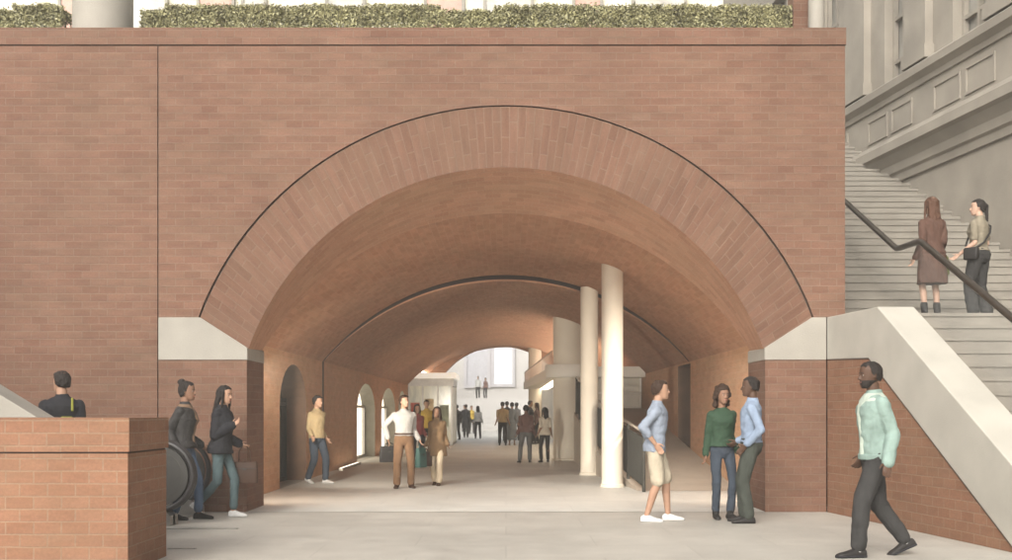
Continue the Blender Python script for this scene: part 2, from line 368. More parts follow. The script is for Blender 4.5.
g.build('wall_joint',JOINT,vb)
# glazing in the openings: frame + panes
for k,(ya,yb,zt,rise) in enumerate(L_OPS):
    X=-XW-(.34 if k else .42)
    f=MB(); w_=.07; h=(yb-ya)/2
    f.box((X-.04,ya,0),(X+.04,yb,.08)); 
    for yy in (ya+.05,(ya+yb)/2,yb-.05): f.box((X-.04,yy-w_/2,.08),(X+.04,yy+w_/2,zt-(.02 if abs(yy-(ya+yb)/2)<.1 else rise*.8)))
    f.box((X-.035,ya+.05,1.45),(X+.035,yb-.05,1.52))
    fo=f.build('window_frame',ALU if k else STEEL,vb)
    q=MB(); q.face([(X-.05,ya,0),(X-.05,yb,0),(X-.05,yb,zt+.02),(X-.05,ya,zt+.02)]); q.build('pane',GLASSB if k else GLASSG,fo)
# recess door on the right
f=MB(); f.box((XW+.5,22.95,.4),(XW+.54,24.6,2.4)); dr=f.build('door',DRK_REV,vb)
f=MB(); f.box((XW+.46,23.1,1.3),(XW+.50,23.16,1.7)); f.build('handle',ALU,dr)

# ------------------------------------------------------------------ light strips at the foot of the passage walls, added fill lamps
def strip(x,y0,y1,z0,z1,label):
    t=empty('floor_light',(x,(y0+y1)/2,z0),label=label,cat='floor light',group='slim floor lights along the passage walls')
    a=MB(); a.face([(x-.03,y0,z0+.05),(x+.03,y0,z0+.05),(x+.03,y1,z1+.05),(x-.03,y1,z1+.05)]); a.build('diffuser',LAMP,t)
    b=MB()
    for q in (-.048,.033):
        b.prism([(y0-.03,z0),(y0-.03,z0+.055),(y1+.03,z1+.055),(y1+.03,z1)],lambda yy,zz,q=q:Vector((x+q,yy,zz+.005)),lambda yy,zz,q=q:Vector((x+q+.015,yy,zz+.005)))
    b.build('housing',ALU,t)
strip(-XW+.16,24.6,27.6,0,0,'slim white floor light strip at the wall foot before the first glazed arch')
strip(-XW+.16,32.5,33.9,0,0,'short white floor light strip between the glazed arches')
FILL_WASH=mat('added_wall_fill',(.9,.85,.75),.4,emit=(1,.88,.74),estr=20)  # unseen fill lamps added behind the piers to brighten the passage
for sx,lb in ((-1,'unseen warm fill light added behind the left brick pier'),(1,'unseen warm fill light added behind the right brick pier')):
    t=empty('added_wall_light',(sx*3.67,YB,.4),label=lb,cat='added fill light')
    a=MB(); a.box((sx*3.67-.15,YB+.003,.6),(sx*3.67+.15,YB+.05,1.8)); a.build('housing',STEEL,t,bevel=.005)
    a=MB(); a.box((sx*3.67-.13,YB+.052,.63),(sx*3.67+.13,YB+.07,1.77)); a.build('diffuser',FILL_WASH,t)
    a=MB(); a.tube([(sx*3.62,YB+.05,1.98),(sx*3.62,YB+.2,1.95)],.07,14); a.build('added_spot_head',STEEL,t,smooth=True)
    ld=bpy.data.lights.new('added_fill_spot','SPOT'); ld.energy=(1150 if sx<0 else 500); ld.color=(1,.92,.80); ld.spot_size=R(62); ld.spot_blend=1; ld.shadow_soft_size=.12  # spots added to throw fill light down the passage
    lo=bpy.data.objects.new('added_fill_spot',ld); COL.objects.link(lo); lo.location=(sx*3.62,YB+.3,1.95); lo.rotation_euler=(Vector((1.2 if sx<0 else -1.5,32,.6))-lo.location).to_track_quat('-Z','Y').to_euler()

# ------------------------------------------------------------------ ramp, railing, mezzanine, columns (right side of passage)
RY0,RSL=18.2,.115
def rz_(y): return max(0,(y-RY0)*RSL)
def rx_(y): return 2.23+(1.85-2.23)*min(1,max(0,(y-18)/5))
rp=MB(); ys=[18.2,19.5,21,23,26,30.6]
for a,b in zip(ys[:-1],ys[1:]):
    rp.face([(rx_(a),a,rz_(a)+.008),(3.9,a,rz_(a)+.008),(3.9,b,rz_(b)+.008),(rx_(b),b,rz_(b)+.008)])
    rp.face([(rx_(a),a,0),(rx_(b),b,0),(rx_(b),b,rz_(b)+.008),(rx_(a),a,rz_(a)+.008)])
RAMPM=paving('ramp_paving',(.40,.345,.28),(.45,.225),joint=.006,dark=.85,rough=.6)
tag(rp.build('ramp',RAMPM),'sloping tiled ramp climbing behind the railing','ramp',kind='structure')
def railing(ya,yb,label):
    t=empty('railing',(rx_(ya),ya,rz_(ya)),label=label,cat='railing',group='metal railings beside the ramp')
    def pt(y,h,o=0): return Vector((rx_(y)+.05+o,y,rz_(y)+h))
    a=MB(); a.tube([pt(ya,1.0),pt(yb,1.0)],.028); a.build('handrail',ALU,t,smooth=True)
    N=max(1,round((yb-ya)/1.3))
    for i in range(N+1):
        y=ya+(yb-ya)*i/N; a=MB(); a.tube([pt(y,0),pt(y,1.0)],.03); a.build('post',STEEL,t,smooth=True)
    for i in range(N):
        y0=ya+(yb-ya)*i/N+.05; y1=ya+(yb-ya)*(i+1)/N-.05
        a=MB(); a.tube([pt(y0,.9),pt(y1,.9)],.012,6); a.tube([pt(y0,.1),pt(y1,.1)],.012,6)
        k=int((y1-y0)/.035)
        for j in range(k+1):
            y=y0+(y1-y0)*j/k; a.box((rx_(y)+.043,y-.006,rz_(y)+.1),(rx_(y)+.057,y+.006,rz_(y)+.9))
        a.build('infill_panel',STEEL,t)
railing(17.95,20.7,'grey metal railing with pale handrail in front of the slender columns')
railing(22.0,29.2,'grey metal railing continuing up the ramp beyond the slender columns')

def column(x,y,r,z0,z1,label,group=None,cap=False,base=False):
    t=empty('column',(x,y,z0),label=label,cat='column',group=group)
    a=MB(); a.lathe((x,y,z0),[(r,0),(r,z1-z0)],40); a.build('shaft',CREAM,t,smooth=True)
    a=MB(); a.lathe((x,y,z0),[(r*1.12,.0),(r*1.12,.05),(r*1.02,.06),(r*1.0,.065)],40); a.build('base',CREAM,t,smooth=True)
    return t
column(1.88,19.2,.19,0,3.95,'tallest slender cream column nearest the railing end','slender cream columns')
column(1.75,22.8,.185,0,3.95,'slender cream column just behind the tallest one','slender cream columns')
t=column(1.72,30,.42,0,4.1,'stout cream round column passing through the white walkway ring')
a=MB(); a.lathe((1.72,30,2.27),[(.44,0),(.62,0),(.64,.03),(.64,.33),(.62,.36),(.44,.36)],48); a.build('ring_collar',SLABW,t,smooth=True)
column(1.22,45.6,.28,0,4.3,'pale round column far down the passage at the end of the walkway')
column(1.95,52.0,.30,0,5.5,'pale round column in the bright court just outside the far opening')

# mezzanine walkway
mz=empty('walkway',(2.6,31,0),label='white-edged walkway slab crossing the passage on the right behind the stout column',cat='walkway')
poly=[(1.25,30.2),(3.88,30.2),(3.88,46.3),(.75,46.3)]
a=MB(); a.prism(poly,lambda x,y:Vector((x,y,2.30)),lambda x,y:Vector((x,y,2.60))); a.build('slab',SLABW,mz,bevel=.01)
def balus(p,q,h,n):
    b=MB(); p=Vector(p);q=Vector(q); b.tube([p+Vector((0,0,h)),q+Vector((0,0,h))],.025)
    for i in range(n+1): c=p.lerp(q,i/n); b.tube([c,c+Vector((0,0,h))],.012,6)
    return b
b=balus((1.28,30.4,2.6),(.8,46.4,2.6),.42,34); b.build('balustrade',mat('pinkish_rail',(.5,.42,.36),.5),mz)
FILL_UP=mat('added_fill_glow',(.9,.85,.75),.4,emit=(1,.88,.72),estr=9)  # glow of the added fill strips on walkway and kiosk roof
a=MB(); a.box((1.9,31.2,2.602),(2.15,46,2.66)); a.build('added_slab_fill',FILL_UP,mz)  # unseen strip added on the slab top to brighten the vault
a=MB(); a.box((1.45,31.5,2.27),(1.75,46,2.298)); a.build('added_soffit_fill',mat('soffit_fill_glow',(.9,.85,.75),.4,emit=(1,.86,.66),estr=4),mz)  # fill panel added under the slab to lighten the passage
# glazed screen under the walkway
gs=empty('glazed_screen',(3,31,1.4),label='glazed screen with slim frames under the white walkway',cat='screen')
a=MB()
for x in (2.0,2.45,2.9,3.35,3.84): a.box((x-.03,30.95,1.40),(x+.03,31.02,2.30))
a.box((2.0,30.955,1.40),(3.84,31.015,1.46)); a.box((2.0,30.955,1.85),(3.84,31.015,1.9)); a.build('frame',SLABW,gs)
a=MB(); a.box((2.0,30.98,1.4),(3.84,30.99,2.3)); a.build('pane',mat('screen_glass',(.55,.50,.40),.3,noise_amt=.2,nscale=1.1),gs)
a=MB(); a.box((1.86,31.1,0),(3.88,31.3,2.29)); tag(a.build('partition_wall',CREAM),'cream partition wall behind the glazed screen under the walkway','wall')

# ------------------------------------------------------------------ left kiosk
ks=empty('shop_kiosk',(-3,43,0),label='glass-fronted shop kiosk with a glowing white fascia at the end of the left wall',cat='kiosk')
a=MB(); a.box((-3.88,42.9,2.66),(-2.0,46.3,2.88)); a.build('fascia',FASC,ks,bevel=.02)
a=MB(); a.box((-3.88,43.0,2.36),(-2.08,46.2,2.658)); a.build('bulkhead',ALU,ks)
a=MB()
for x in (-3.85,-3.3,-2.7,-2.15): a.box((x-.03,43.0,0),(x+.03,43.06,2.36))
for y in (44.2,45.4,46.6): a.box((-2.18,y,0),(-2.12,y+.06,2.36))
a.box((-3.85,43.003,0),(-2.15,43.057,.18)); a.build('frame',ALU,ks)
KG=mat('kiosk_glass',(.38,.37,.27),.15,noise_amt=.45,nscale=1.6,stretch=(3,1,.6),emit=(.9,.85,.65),estr=.12)
a=MB(); a.box((-3.84,43.03,.18),(-2.17,43.04,2.36)); a.box((-2.155,43.05,.1),(-2.145,46.6,2.36)); a.build('pane',KG,ks)
random.seed(3)
for i,(x,z,c) in enumerate(((-3.6,1.3,(.45,.08,.05)),(-3.05,1.45,(.6,.5,.3)),(-2.45,1.2,(.25,.3,.2)))):
    a=MB(); a.box((x-.18,43.0,z-.45),(x+.18,43.022,z+.4)); a.build('poster',mat('poster_%d'%i,c,.5,noise_amt=.5,nscale=5),ks)

a=MB(); a.box((-3.7,43.3,2.885),(-3.3,46.2,2.95)); a.build('added_roof_fill',FILL_UP,ks)  # fill strip added on the kiosk roof, hidden from the camera
# ------------------------------------------------------------------ far court
a=MB()
N=14
for i in range(N):
    y=75+i*(12/N); z=2.42*(i+1)/N; a.box((-8.9,y,-.01),(3.5,88.5,z) if i==N-1 else (3.5,y+12/N,z))
tag(a.build('broad_steps',WHITE),'broad white steps rising at the far end of the court','steps',kind='structure')
cw=empty('court_building',(0,100,0),label='white building wall with tall grey framed windows closing the view beyond the tunnel',cat='building')
a=MB(); a.box((-30,100,0),(30,101,16)); a.build('wall',WHITE,cw)
for (px0,px1,y0,y1,lit) in ((467,487.5,350,385,0),(494,512,346,384,1)):
    p=P(px0,y1,99.95); q=P(px1,y0,99.95)
    q.z+=2.5
    a=MB(); t=.28
    a.box((p.x-t,99.75,p.z-t),(p.x,99.99,q.z)); a.box((q.x,99.75,p.z-t),(q.x+t,99.99,q.z)); a.box((p.x,99.75,p.z-t),(q.x,99.99,p.z)); fo=a.build('window',GREYWALL,cw)
    a=MB(); a.box((p.x,99.9,p.z),(q.x,99.98,q.z)); a.build('pane',mat('bright_pane',(.8,.8,.82),.3,emit=(1,1,1),estr=.15) if lit else mat('dull_pane',(.45,.45,.48),.4),fo)
for s in (-1,1):
    a=MB(); a.box((s*9,48,0),(s*9.4,100,9)); 
    a.build('side_wall',WHITE,cw)
a=MB(); a.box((2.6,56,0),(3.4,57,7.0)); tag(a.build('court_pillar',CREAM,None,bevel=.03),'square cream pillar standing in the bright far court','pillar')

# ------------------------------------------------------------------ right stair: flank, parapet, steps
def fl(D): return 4.25+.125*(YF-D)
fw=empty('stair_parapet',(4.4,13,0),label='white stone parapet on a brick flank wall running down beside the right stairs',cat='parapet')
def fo_(off): return lambda D,z: Vector((fl(D)+off,D,z))
a=MB(); a.prism([(YF-.004,0),(YF-.004,2.02),(13.19,1.98),(10.15,0.002)],fo_(.012),fo_(.40)); a.build('brick_flank',BR_LOW,fw)
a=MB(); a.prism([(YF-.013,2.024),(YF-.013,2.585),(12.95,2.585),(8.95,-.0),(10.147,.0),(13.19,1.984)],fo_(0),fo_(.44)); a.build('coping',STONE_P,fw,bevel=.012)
a=MB(); a.prism([(YF-.02,2.018),(YF-.02,2.026),(13.19,1.988),(10.147,.004),(10.16,-.004),(13.192,1.974)],fo_(.004),fo_(.1)); a.build('shadow_joint',DARK,fw)
LAND=2.6
a=MB(); nS=15; ri_=LAND/nS; ru=(14.2-10.15)/nS
for i in range(nS):
    y0=10.15+ru*i; z=ri_*(i+1); yb_=14.2 if i==nS-1 else y0+ru+.02
    a.box((fl(y0)+.42,y0,0),(11,y0+ru,z-.045)); a.box((fl(y0)+.42,y0-.018,z-.045),(11,y0+ru+.001,z))
lower=a.build('lower_stairs',STEP); tag(lower,'wide pale stone steps climbing on the right','steps',kind='structure')
a=MB(); a.box((XR+.002,14.2,2.2),(11,16.0,LAND)); tag(a.build('stair_landing',STEP),'stone landing between the stair flights','landing',kind='structure')
a=MB(); nU=34
for i in range(nU):
    y0=16+.3*i; z=LAND+.165*(i+1); a.box((XR+.3,y0,z-.4),(11,y0+.3,z-.045)); a.box((XR+.3,y0-.018,z-.045),(11,y0+.301,z))
a.box((XR+.3,16+.3*nU,LAND+.165*nU-.3),(11,40,LAND+.165*nU))
tag(a.build('upper_stairs',STEP),'long upper flight of pale stone steps','steps',kind='structure')
a=MB()
a.prism([(16,2.6),(16.02,2.78),(26.2,8.4),(26.2,7.9)],lambda y,z:Vector((XR+.004,y,z)),lambda y,z:Vector((XR+.31,y,z)))
tag(a.build('added_shade_kerb',STONE_G),'low kerb added for the shadowed gap between brick side and upper stair','kerb')  # kerb put in to stand for the shadow beside the facade
# handrail
hr=empty('stair_handrail',(5.6,14.3,LAND),label='dark bronze handrail with a kink running down the middle of the stairs',cat='handrail')
hp=[P(838,195,18.6),P(897,249,16.0),P(920,241,14.3),P(1030,333,11.5)]
e=(hp[3]-hp[2]); hp.append(hp[3]+e*.45)
def prof_tube(pts):
    a=MB(); a.tube(pts,.042,12); return a
up=(hp[0]-hp[1]).normalized(); hp.insert(0,hp[0]+up*7)
sm=[]
for i,p in enumerate(hp):
    if 0<i<len(hp)-1:
        u=(hp[i-1]-p).normalized(); v=(hp[i+1]-p).normalized(); sm += [p+u*.12,p+(u+v)*.03,p+v*.12]
    else: sm.append(p)
prof_tube(sm).build('rail',BRONZE,hr,smooth=True)
GLZ=mat('clear_balustrade_glass',(.8,.85,.82),.05,noise_amt=.02,alpha=.07)
a=MB()
for u,v in zip(hp[1:-1],hp[2:]):
    a.face([u-Vector((0,0,.05)),v-Vector((0,0,.05)),v-Vector((0,0,.86)),u-Vector((0,0,.86))])
a.build('glass_panel',GLZ,hr)

# ------------------------------------------------------------------ stone building on the right
sb=empty('stone_building',(8.5,18.7,0),label='grey classical stone building with cornices and tall windows above the right stairs',cat='building')
wd=Vector((-.14,1,0)).normalized(); wn_=Vector((-wd.y,wd.x,0))
base0=Vector((11.12,0,0))
def W(D,out,z):
    p=Vector((11.12-.14*D,D,z))+wn_*out; return p
def wbox(a,D0,D1,o0,o1,z0,z1):
    c=[W(D0,o0,z0),W(D1,o0,z0),W(D1,o1,z0),W(D0,o1,z0),W(D0,o0,z1),W(D1,o0,z1),W(D1,o1,z1),W(D0,o1,z1)]
    for q in ((0,3,2,1),(4,5,6,7),(0,1,5,4),(1,2,6,5),(2,3,7,6),(3,0,4,7)): a.face([c[i] for i in q])
def wprof(a,D0,D1,prof):
    a.prism(prof,lambda o,z:W(D0,o,z),lambda o,z:W(D1,o,z))
a=MB(); wbox(a,2,45,-.6,0,0,8.0)
# upper wall with window gaps
WIN=[(21.85,22.75),(19.1,20.15),(24.9,25.9),(16.4,17.5),(27.9,28.9)]
WIN.sort(); cur=2
for (d0,d1) in WIN: wbox(a,cur,d0,-.6,0,8.0,15); cur=d1
wbox(a,cur,45,-.6,0,8.0,15)
for (d0,d1) in WIN: wbox(a,d0,d1,-.6,0,12.2,15)
a.build('wall',STONE_G,sb)
a=MB(); wprof(a,2,45,[(-.05,6.02),(.06,6.02),(.08,6.16),(.14,6.2),(.16,6.36),(.30,6.52),(.40,6.56),(.40,6.74),(.34,6.78),(.30,6.86),(-.05,6.92)]); a.build('lower_cornice',STONE_G,sb)
a=MB(); wprof(a,2,45,[(-.05,7.74),(.05,7.74),(.07,7.84),(.20,7.92),(.22,8.06),(.15,8.12),(-.05,8.14)]); a.build('upper_cornice',STONE_G,sb)
for (d0,d1) in ((18.8,20.8),(21.6,23.45),(16.0,17.9),(24.4,26.2)):
    a=MB(); z0,z1=7.08,7.6; t=.05; m_=(d0+d1)/2
    for (x0,x1) in ((d0,m_-.08),(m_+.08,d1)):
        wbox(a,x0,x1,0,.03,z0,z0+t); wbox(a,x0,x1,0,.03,z1-t,z1); wbox(a,x0,x0+t,0,.028,z0+t,z1-t); wbox(a,x1-t,x1,0,.028,z0+t,z1-t)
    a.build('frieze_panel',STONE_G,sb)
for (d0,d1) in ((23.35,24.3),(20.85,21.65),(18.0,18.85)):
    a=MB(); wbox(a,d0,d1,0,.16,8.14,14.9); wbox(a,d0-.05,d1+.05,0,.2,8.14,8.4); a.build('pilaster',STONE_G,sb)
WG=mat('old_window_glass',(.30,.29,.26),.2,noise_amt=.3,nscale=1.5)
for (d0,d1) in WIN:
    a=MB(); t=.07; m_=(d0+d1)/2
    for d in (d0,m_-t/2,d1-t): wbox(a,d,d+t,-.28,-.18,8.14,12.2)
    for z in (8.6,9.5,10.4,11.3): wbox(a,d0+t,m_-t/2,-.27,-.19,z,z+t); wbox(a,m_+t/2,d1-t,-.27,-.19,z,z+t)
    f=a.build('window',STONE_G,sb); a=MB(); wbox(a,d0,d1,-.32,-.3,8.1,12.2); a.build('pane',WG,f)

# ------------------------------------------------------------------ left low wall, escalators, white parapet
lw=empty('low_wall',(-4.5,9.5,0),label='low brick wall block with a flat coping in the left foreground',cat='wall')
a=MB(); a.box((-9,8.98,0),(-3.13,10.0,.985)); a.build('wall',BR_LOW,lw)
a=MB(); a.box((-9.02,8.965,1.0),(-3.115,10.015,1.28)); a.build('coping',BR_LOW,lw)
a=MB(); a.box((-9,8.99,.98),(-3.14,9.99,1.005)); a.build('joint',DARK,lw)
sp=empty('sloped_parapet',(-5,10.6,0),label='white sloping parapet rising to the left behind the low brick wall',cat='parapet')
pl=[(-4.2,0),(-4.2,1.16),(-4.45,1.27),(-9,4.26),(-9,0)]
a=MB(); a.prism([(-4.1,0),(-4.1,1.05),(-9,4.05),(-9,3.3),(-5.2,0.9),(-5.0,0)],at(10.35),at(10.75)); a.build('coping',STONE_W,sp,bevel=.01)
a=MB(); a.prism([(-5.1,0),(-5.2,.892),(-9,3.295),(-9,0)],at(10.37),at(10.73)); a.build('flank',STONE_W,sp)

def escalator(y0,y1,label,both=True):
    t=empty('escalator',(-4.2,(y0+y1)/2,0),label=label,cat='escalator',group='escalators beside the left pier')
    slope=.577
    def path(h,r,cx):      # outline of a balustrade seen from the side: starts low at the newel, over the top, down along
        pts=[]
        for i in range(15):
            an=-math.pi/2+math.pi*i/14; pts.append((cx+r*math.cos(an), h-r+r*math.sin(an)))
        pts += [(PX1+.2,h),(PX1-.3,h-.06),(PX0+.05,h-.06-(PX1-.3-PX0-.05)*slope)]
        return pts
    for yy in ((y0,y1) if both else (y1,)):
        cx=-4.07 if yy<13.5 else -4.22; pts=path(.98,.40,cx)
        a=MB(); a.tube([(x,yy,z) for x,z in pts],.034,12); a.build('handrail',RUBBER,t,smooth=True)
        inner=path(.93,.35,cx)
        a=MB(); poly=inner+[(PX0+.05,inner[-1][1]-.7),(PX1,.0),(cx,.16)]
        a=MB(); a.prism(poly,at(yy-.012),at(yy+.012)); a.build('balustrade_panel',mat('smoked_panel',(.05,.048,.045),.25),t)
        a=MB(); a.tube([(x,yy,z) for x,z in path(.86,.28,cx)],.014,8); a.build('trim',STEEL,t,smooth=True)
        a=MB(); a.prism([(-3.9,0),(-3.9,.12),(-4.05,.2),(PX1,.2),(PX1,0)],at(yy-.09),at(yy+.09)); a.build('skirt',ALU,t)
    a=MB(); a.box((PX1-.02,y0+.1,.004),(-4.0,y1-.1,.012)); a.build('comb_plate',ALU,t)
    a=MB()
    for i in range(7):
        x=PX1-.36*(i+1); z=-.2*(i+1)+.05; a.box((x,y0+.1,z-.19),(x+.36,y1-.1,z))
    a.build('step_band',STEEL,t)
escalator(12.80,13.95,'black escalator newels right against the brick pier')
escalator(11.50,12.70,'black escalator mostly hidden by the low brick wall',True)

# drain slots in the paving
for (p,q,yy,l) in ((167,238,529,'long thin drainage slot in the paving by the low brick wall'),(168,196,549,'short thin drainage slot beside the corner of the low brick wall')):
    D=F*EYE/(yy-HY); x0=(p-CX)*D/F; x1=(q-CX)*D/F
    t=empty('drain_channel',(x0,D,0),label=l,cat='drain',group='drainage slots in the forecourt')
    a=MB(); a.box((x0,D-.012,.001),(x1,D+.012,.004)); a.build('slot',DARK,t)
    a=MB(); a.box((x0,D-.03,.001),(x1,D-.014,.006)); a.box((x0,D+.014,.001),(x1,D+.03,.006)); a.build('edge_trim',ALU,t)

# ------------------------------------------------------------------ terrace: hedges, columns, building behind
def hedge(x0,x1,y0,y1,z0,z1,label,seed,gaps=()):
    random.seed(seed); t=empty('hedge',((x0+x1)/2,y0,z0),label=label,cat='hedge',group='clipped hedges on the terrace')
    a=MB(); L=x1-x0
    for i in range(int(L*12000)):
        x=random.uniform(x0,x1); gap=noise.noise(Vector((x*.9,seed,0)))
        top=z1+.05*noise.noise(Vector((x*2.2,seed,3)))-(.07 if gap>.25 else 0)
        face=random.random()
        y=random.uniform(y0,y1)
        z=random.uniform(z0,top)
        if face<.5: y=y0+abs(random.gauss(0,.05))
        elif face<.8: z=top-abs(random.gauss(0,.05))
        y+= .07*noise.noise(Vector((x*3,z*3,seed)))
        z+= random.gauss(0,.012)
        s=random.uniform(.009,.020); u=Vector((random.gauss(0,1),random.gauss(0,1),random.gauss(0,1))).normalized(); v=u.orthogonal().normalized()
        v=(Matrix.Rotation(random.uniform(0,6.28),3,u)@v)
        c=Vector((x,y,z)); k=u.cross(v)
        a.face([c-v*s*1.5,c+k*s*.7,c+v*s*1.5,c-k*s*.7],uv=[(0,0)]*4,mi=random.choice((0,0,1,2)))
    a.build('foliage',LEAFS,t,merge=False)
    b=MB()
    n_=max(3,int(L/.25))
    for i in range(n_):
        x=x0+(i+.5)*L/n_; y=(y0+y1)/2+random.uniform(-.1,.1)
        pts=[Vector((x,y,z0))]; 
        for k in range(3): pts.append(pts[-1]+Vector((random.uniform(-.06,.06),random.uniform(-.06,.06),(z1-z0)*.28)))
        b.tube(pts,[.018,.014,.01,.006],6)
    b.build('stems',mat('hedge_wood',(.10,.07,.05),.9),t)
LEAFS=[mat('leaf_mid',(.27,.255,.13),.6,noise_amt=.3),mat('leaf_light',(.34,.32,.17),.6,noise_amt=.3),mat('leaf_dark',(.17,.165,.085),.6,noise_amt=.3)]
hedge(-9,-6.25,15.25,15.85,ZTOP-.05,7.06,'clipped hedge on the terrace left of the thick round column',11)
hedge(-5.15,4.02,15.25,15.85,ZTOP-.05,7.06,'long clipped hedge on the terrace right of the thick round column',23)
def tcol(x,y,r,h,label,m=None):
    t=empty('terrace_column',(x,y,ZTOP-.02),label=label,cat='column')
    a=MB(); a.lathe((x,y,ZTOP-.02),[(r,0),(r,h)],40); a.build('shaft',m or STONE_W,t,smooth=True)
    a=MB(); a.lathe((x,y,ZTOP-.02),[(r*1.08,0),(r*1.08,.06),(r*1.01,.07)],40); a.build('base',m or STONE_W,t,smooth=True)
tcol(-5.72,15.4,.41,6.5,'thick white round column standing on the terrace between the hedges')
tcol(4.32,15.1,.11,6.5,'thin pale round post at the right end of the terrace')
a=MB(); a.box((4.05,15.3,ZTOP-.02),(4.26,15.6,12)); a.box((4.03,15.28,ZTOP-.02),(4.28,15.62,ZTOP+.12)); tag(a.build('brick_post',BR_FRONT),'narrow red brick post next to the thin pale post on the terrace','post')
tb=empty('terrace_building',(0,22,ZTOP),label='pale cream building with pinkish window bays behind the terrace hedges',cat='building')
a=MB(); a.box((-20,22,ZTOP-.02),(4.4,24,14)); a.build('wall',mat('pale_render',(.62,.58,.47),.8,noise_amt=.06,nscale=.5),tb)
PINK=[mat('pink_panel',(.50,.30,.24),.6,noise_amt=.2,nscale=3),mat('grey_bay',(.40,.38,.34),.4,noise_amt=.25,nscale=2)]
for k,(x0,x1,c) in enumerate(((-6.2,-5.55,0),(-5.3,-4.9,1),(-3.6,-2.9,1),(-1.6,-.9,0),(-.4,.5,1),(1.4,1.9,0),(2.6,3.6,1),(-9.0,-8.2,0),(-7.9,-6.9,1))):
    a=MB(); a.box((x0-.06,21.93,ZTOP),(x0,21.99,11)); a.box((x1,21.93,ZTOP),(x1+.06,21.99,11)); f=a.build('window',STONE_W,tb)
    a=MB(); a.box((x0,21.96,ZTOP),(x1,21.985,11)); a.build('pane',PINK[c],f)

# ------------------------------------------------------------------ people
SKIN = {'dark':mat('skin_dark',(.075,.040,.025),.55,spec=.25,noise_amt=.08),'brown':mat('skin_brown',(.20,.11,.07),.55,spec=.25,noise_amt=.08),
        'tan':mat('skin_tan',(.33,.195,.13),.55,spec=.25,noise_amt=.06),'light':mat('skin_light',(.40,.26,.19),.55,spec=.25,noise_amt=.06)}
HAIRM = {'black':mat('hair_black',(.018,.014,.012),.65,bump=.6,bscale=90,spec=.2,stretch=(1,1,.25)),'brown':mat('hair_brown',(.035,.019,.012),.65,bump=.6,bscale=90,spec=.2,stretch=(1,1,.25)),
         'auburn':mat('hair_auburn',(.08,.04,.025),.65,bump=.6,bscale=90,spec=.2,stretch=(1,1,.25))}
def cloth(name,c,rough=.9): return mat(name,c,rough,noise_amt=.16,nscale=9,bump=.9,bscale=13,stretch=(1,1,.5),spec=.12)
EYEW=mat('eye_white',(.30,.28,.26),.5); EYED=mat('eye_dark',(.02,.015,.012),.2); LIP=mat('lip',(.35,.13,.10),.5); LIPD=mat('lip_dark',(.13,.05,.04),.5)
BROW=mat('eyebrow_hair',(.03,.02,.015),.8)

def sphere(a,c,r,n=12,M=None):
    rs=[]; c=Vector(c); r=Vector(r) if not isinstance(r,(int,float)) else Vector((r,r,r))
    for i in range(1,n//2+1):
        th=math.pi*i/(n//2+1)
        ring=[]
        for j in range(n):
            p=Vector((r.x*math.sin(th)*math.cos(2*math.pi*j/n), r.y*math.sin(th)*math.sin(2*math.pi*j/n), -r.z*math.cos(th)))
            if M: p=M@p
            ring.append(c+p)
        rs.append(ring)
    a.rings(rs)
def capsule(a,p,q,rp,rq,n=14,flat=None):
    """tapered limb segment with rounded ends"""
    p=Vector(p);q=Vector(q); d=(q-p); L=d.length
    if L<1e-5: return
    d/=L; u=d.orthogonal().normalized(); v=d.cross(u); rs=[]
    prof=[(-.97*rp,.25*rp),(-.7*rp,.71*rp),(-.3*rp,.95*rp),(0,rp)]
    for k in (.25,.5,.75): prof.append((L*k,rp+(rq-rp)*k))
    prof+=[(L,rq),(L+.3*rq,.95*rq),(L+.7*rq,.71*rq),(L+.97*rq,.25*rq)]
    for t,r in prof: rs.append([p+d*t+(u*math.cos(2*math.pi*j/n)+v*math.sin(2*math.pi*j/n))*r for j in range(n)])
    a.rings(rs)
def loft(a,rings_,M=None,n=24,sq=2.0):
    """rings_: (z,hx,hy,xo,yo); superellipse rings"""
    rs=[]
    for (z,hx,hy,xo,yo) in rings_:
        ring=[]
        for j in range(n):
            t=2*math.pi*j/n; c,s=math.cos(t),math.sin(t)
            p=Vector((xo+hx*math.copysign(abs(c)**(2/sq),c), yo+hy*math.copysign(abs(s)**(2/sq),s), z))
            ring.append(M@p if M else p)
        rs.append(ring)
    a.rings(rs)
DG=None
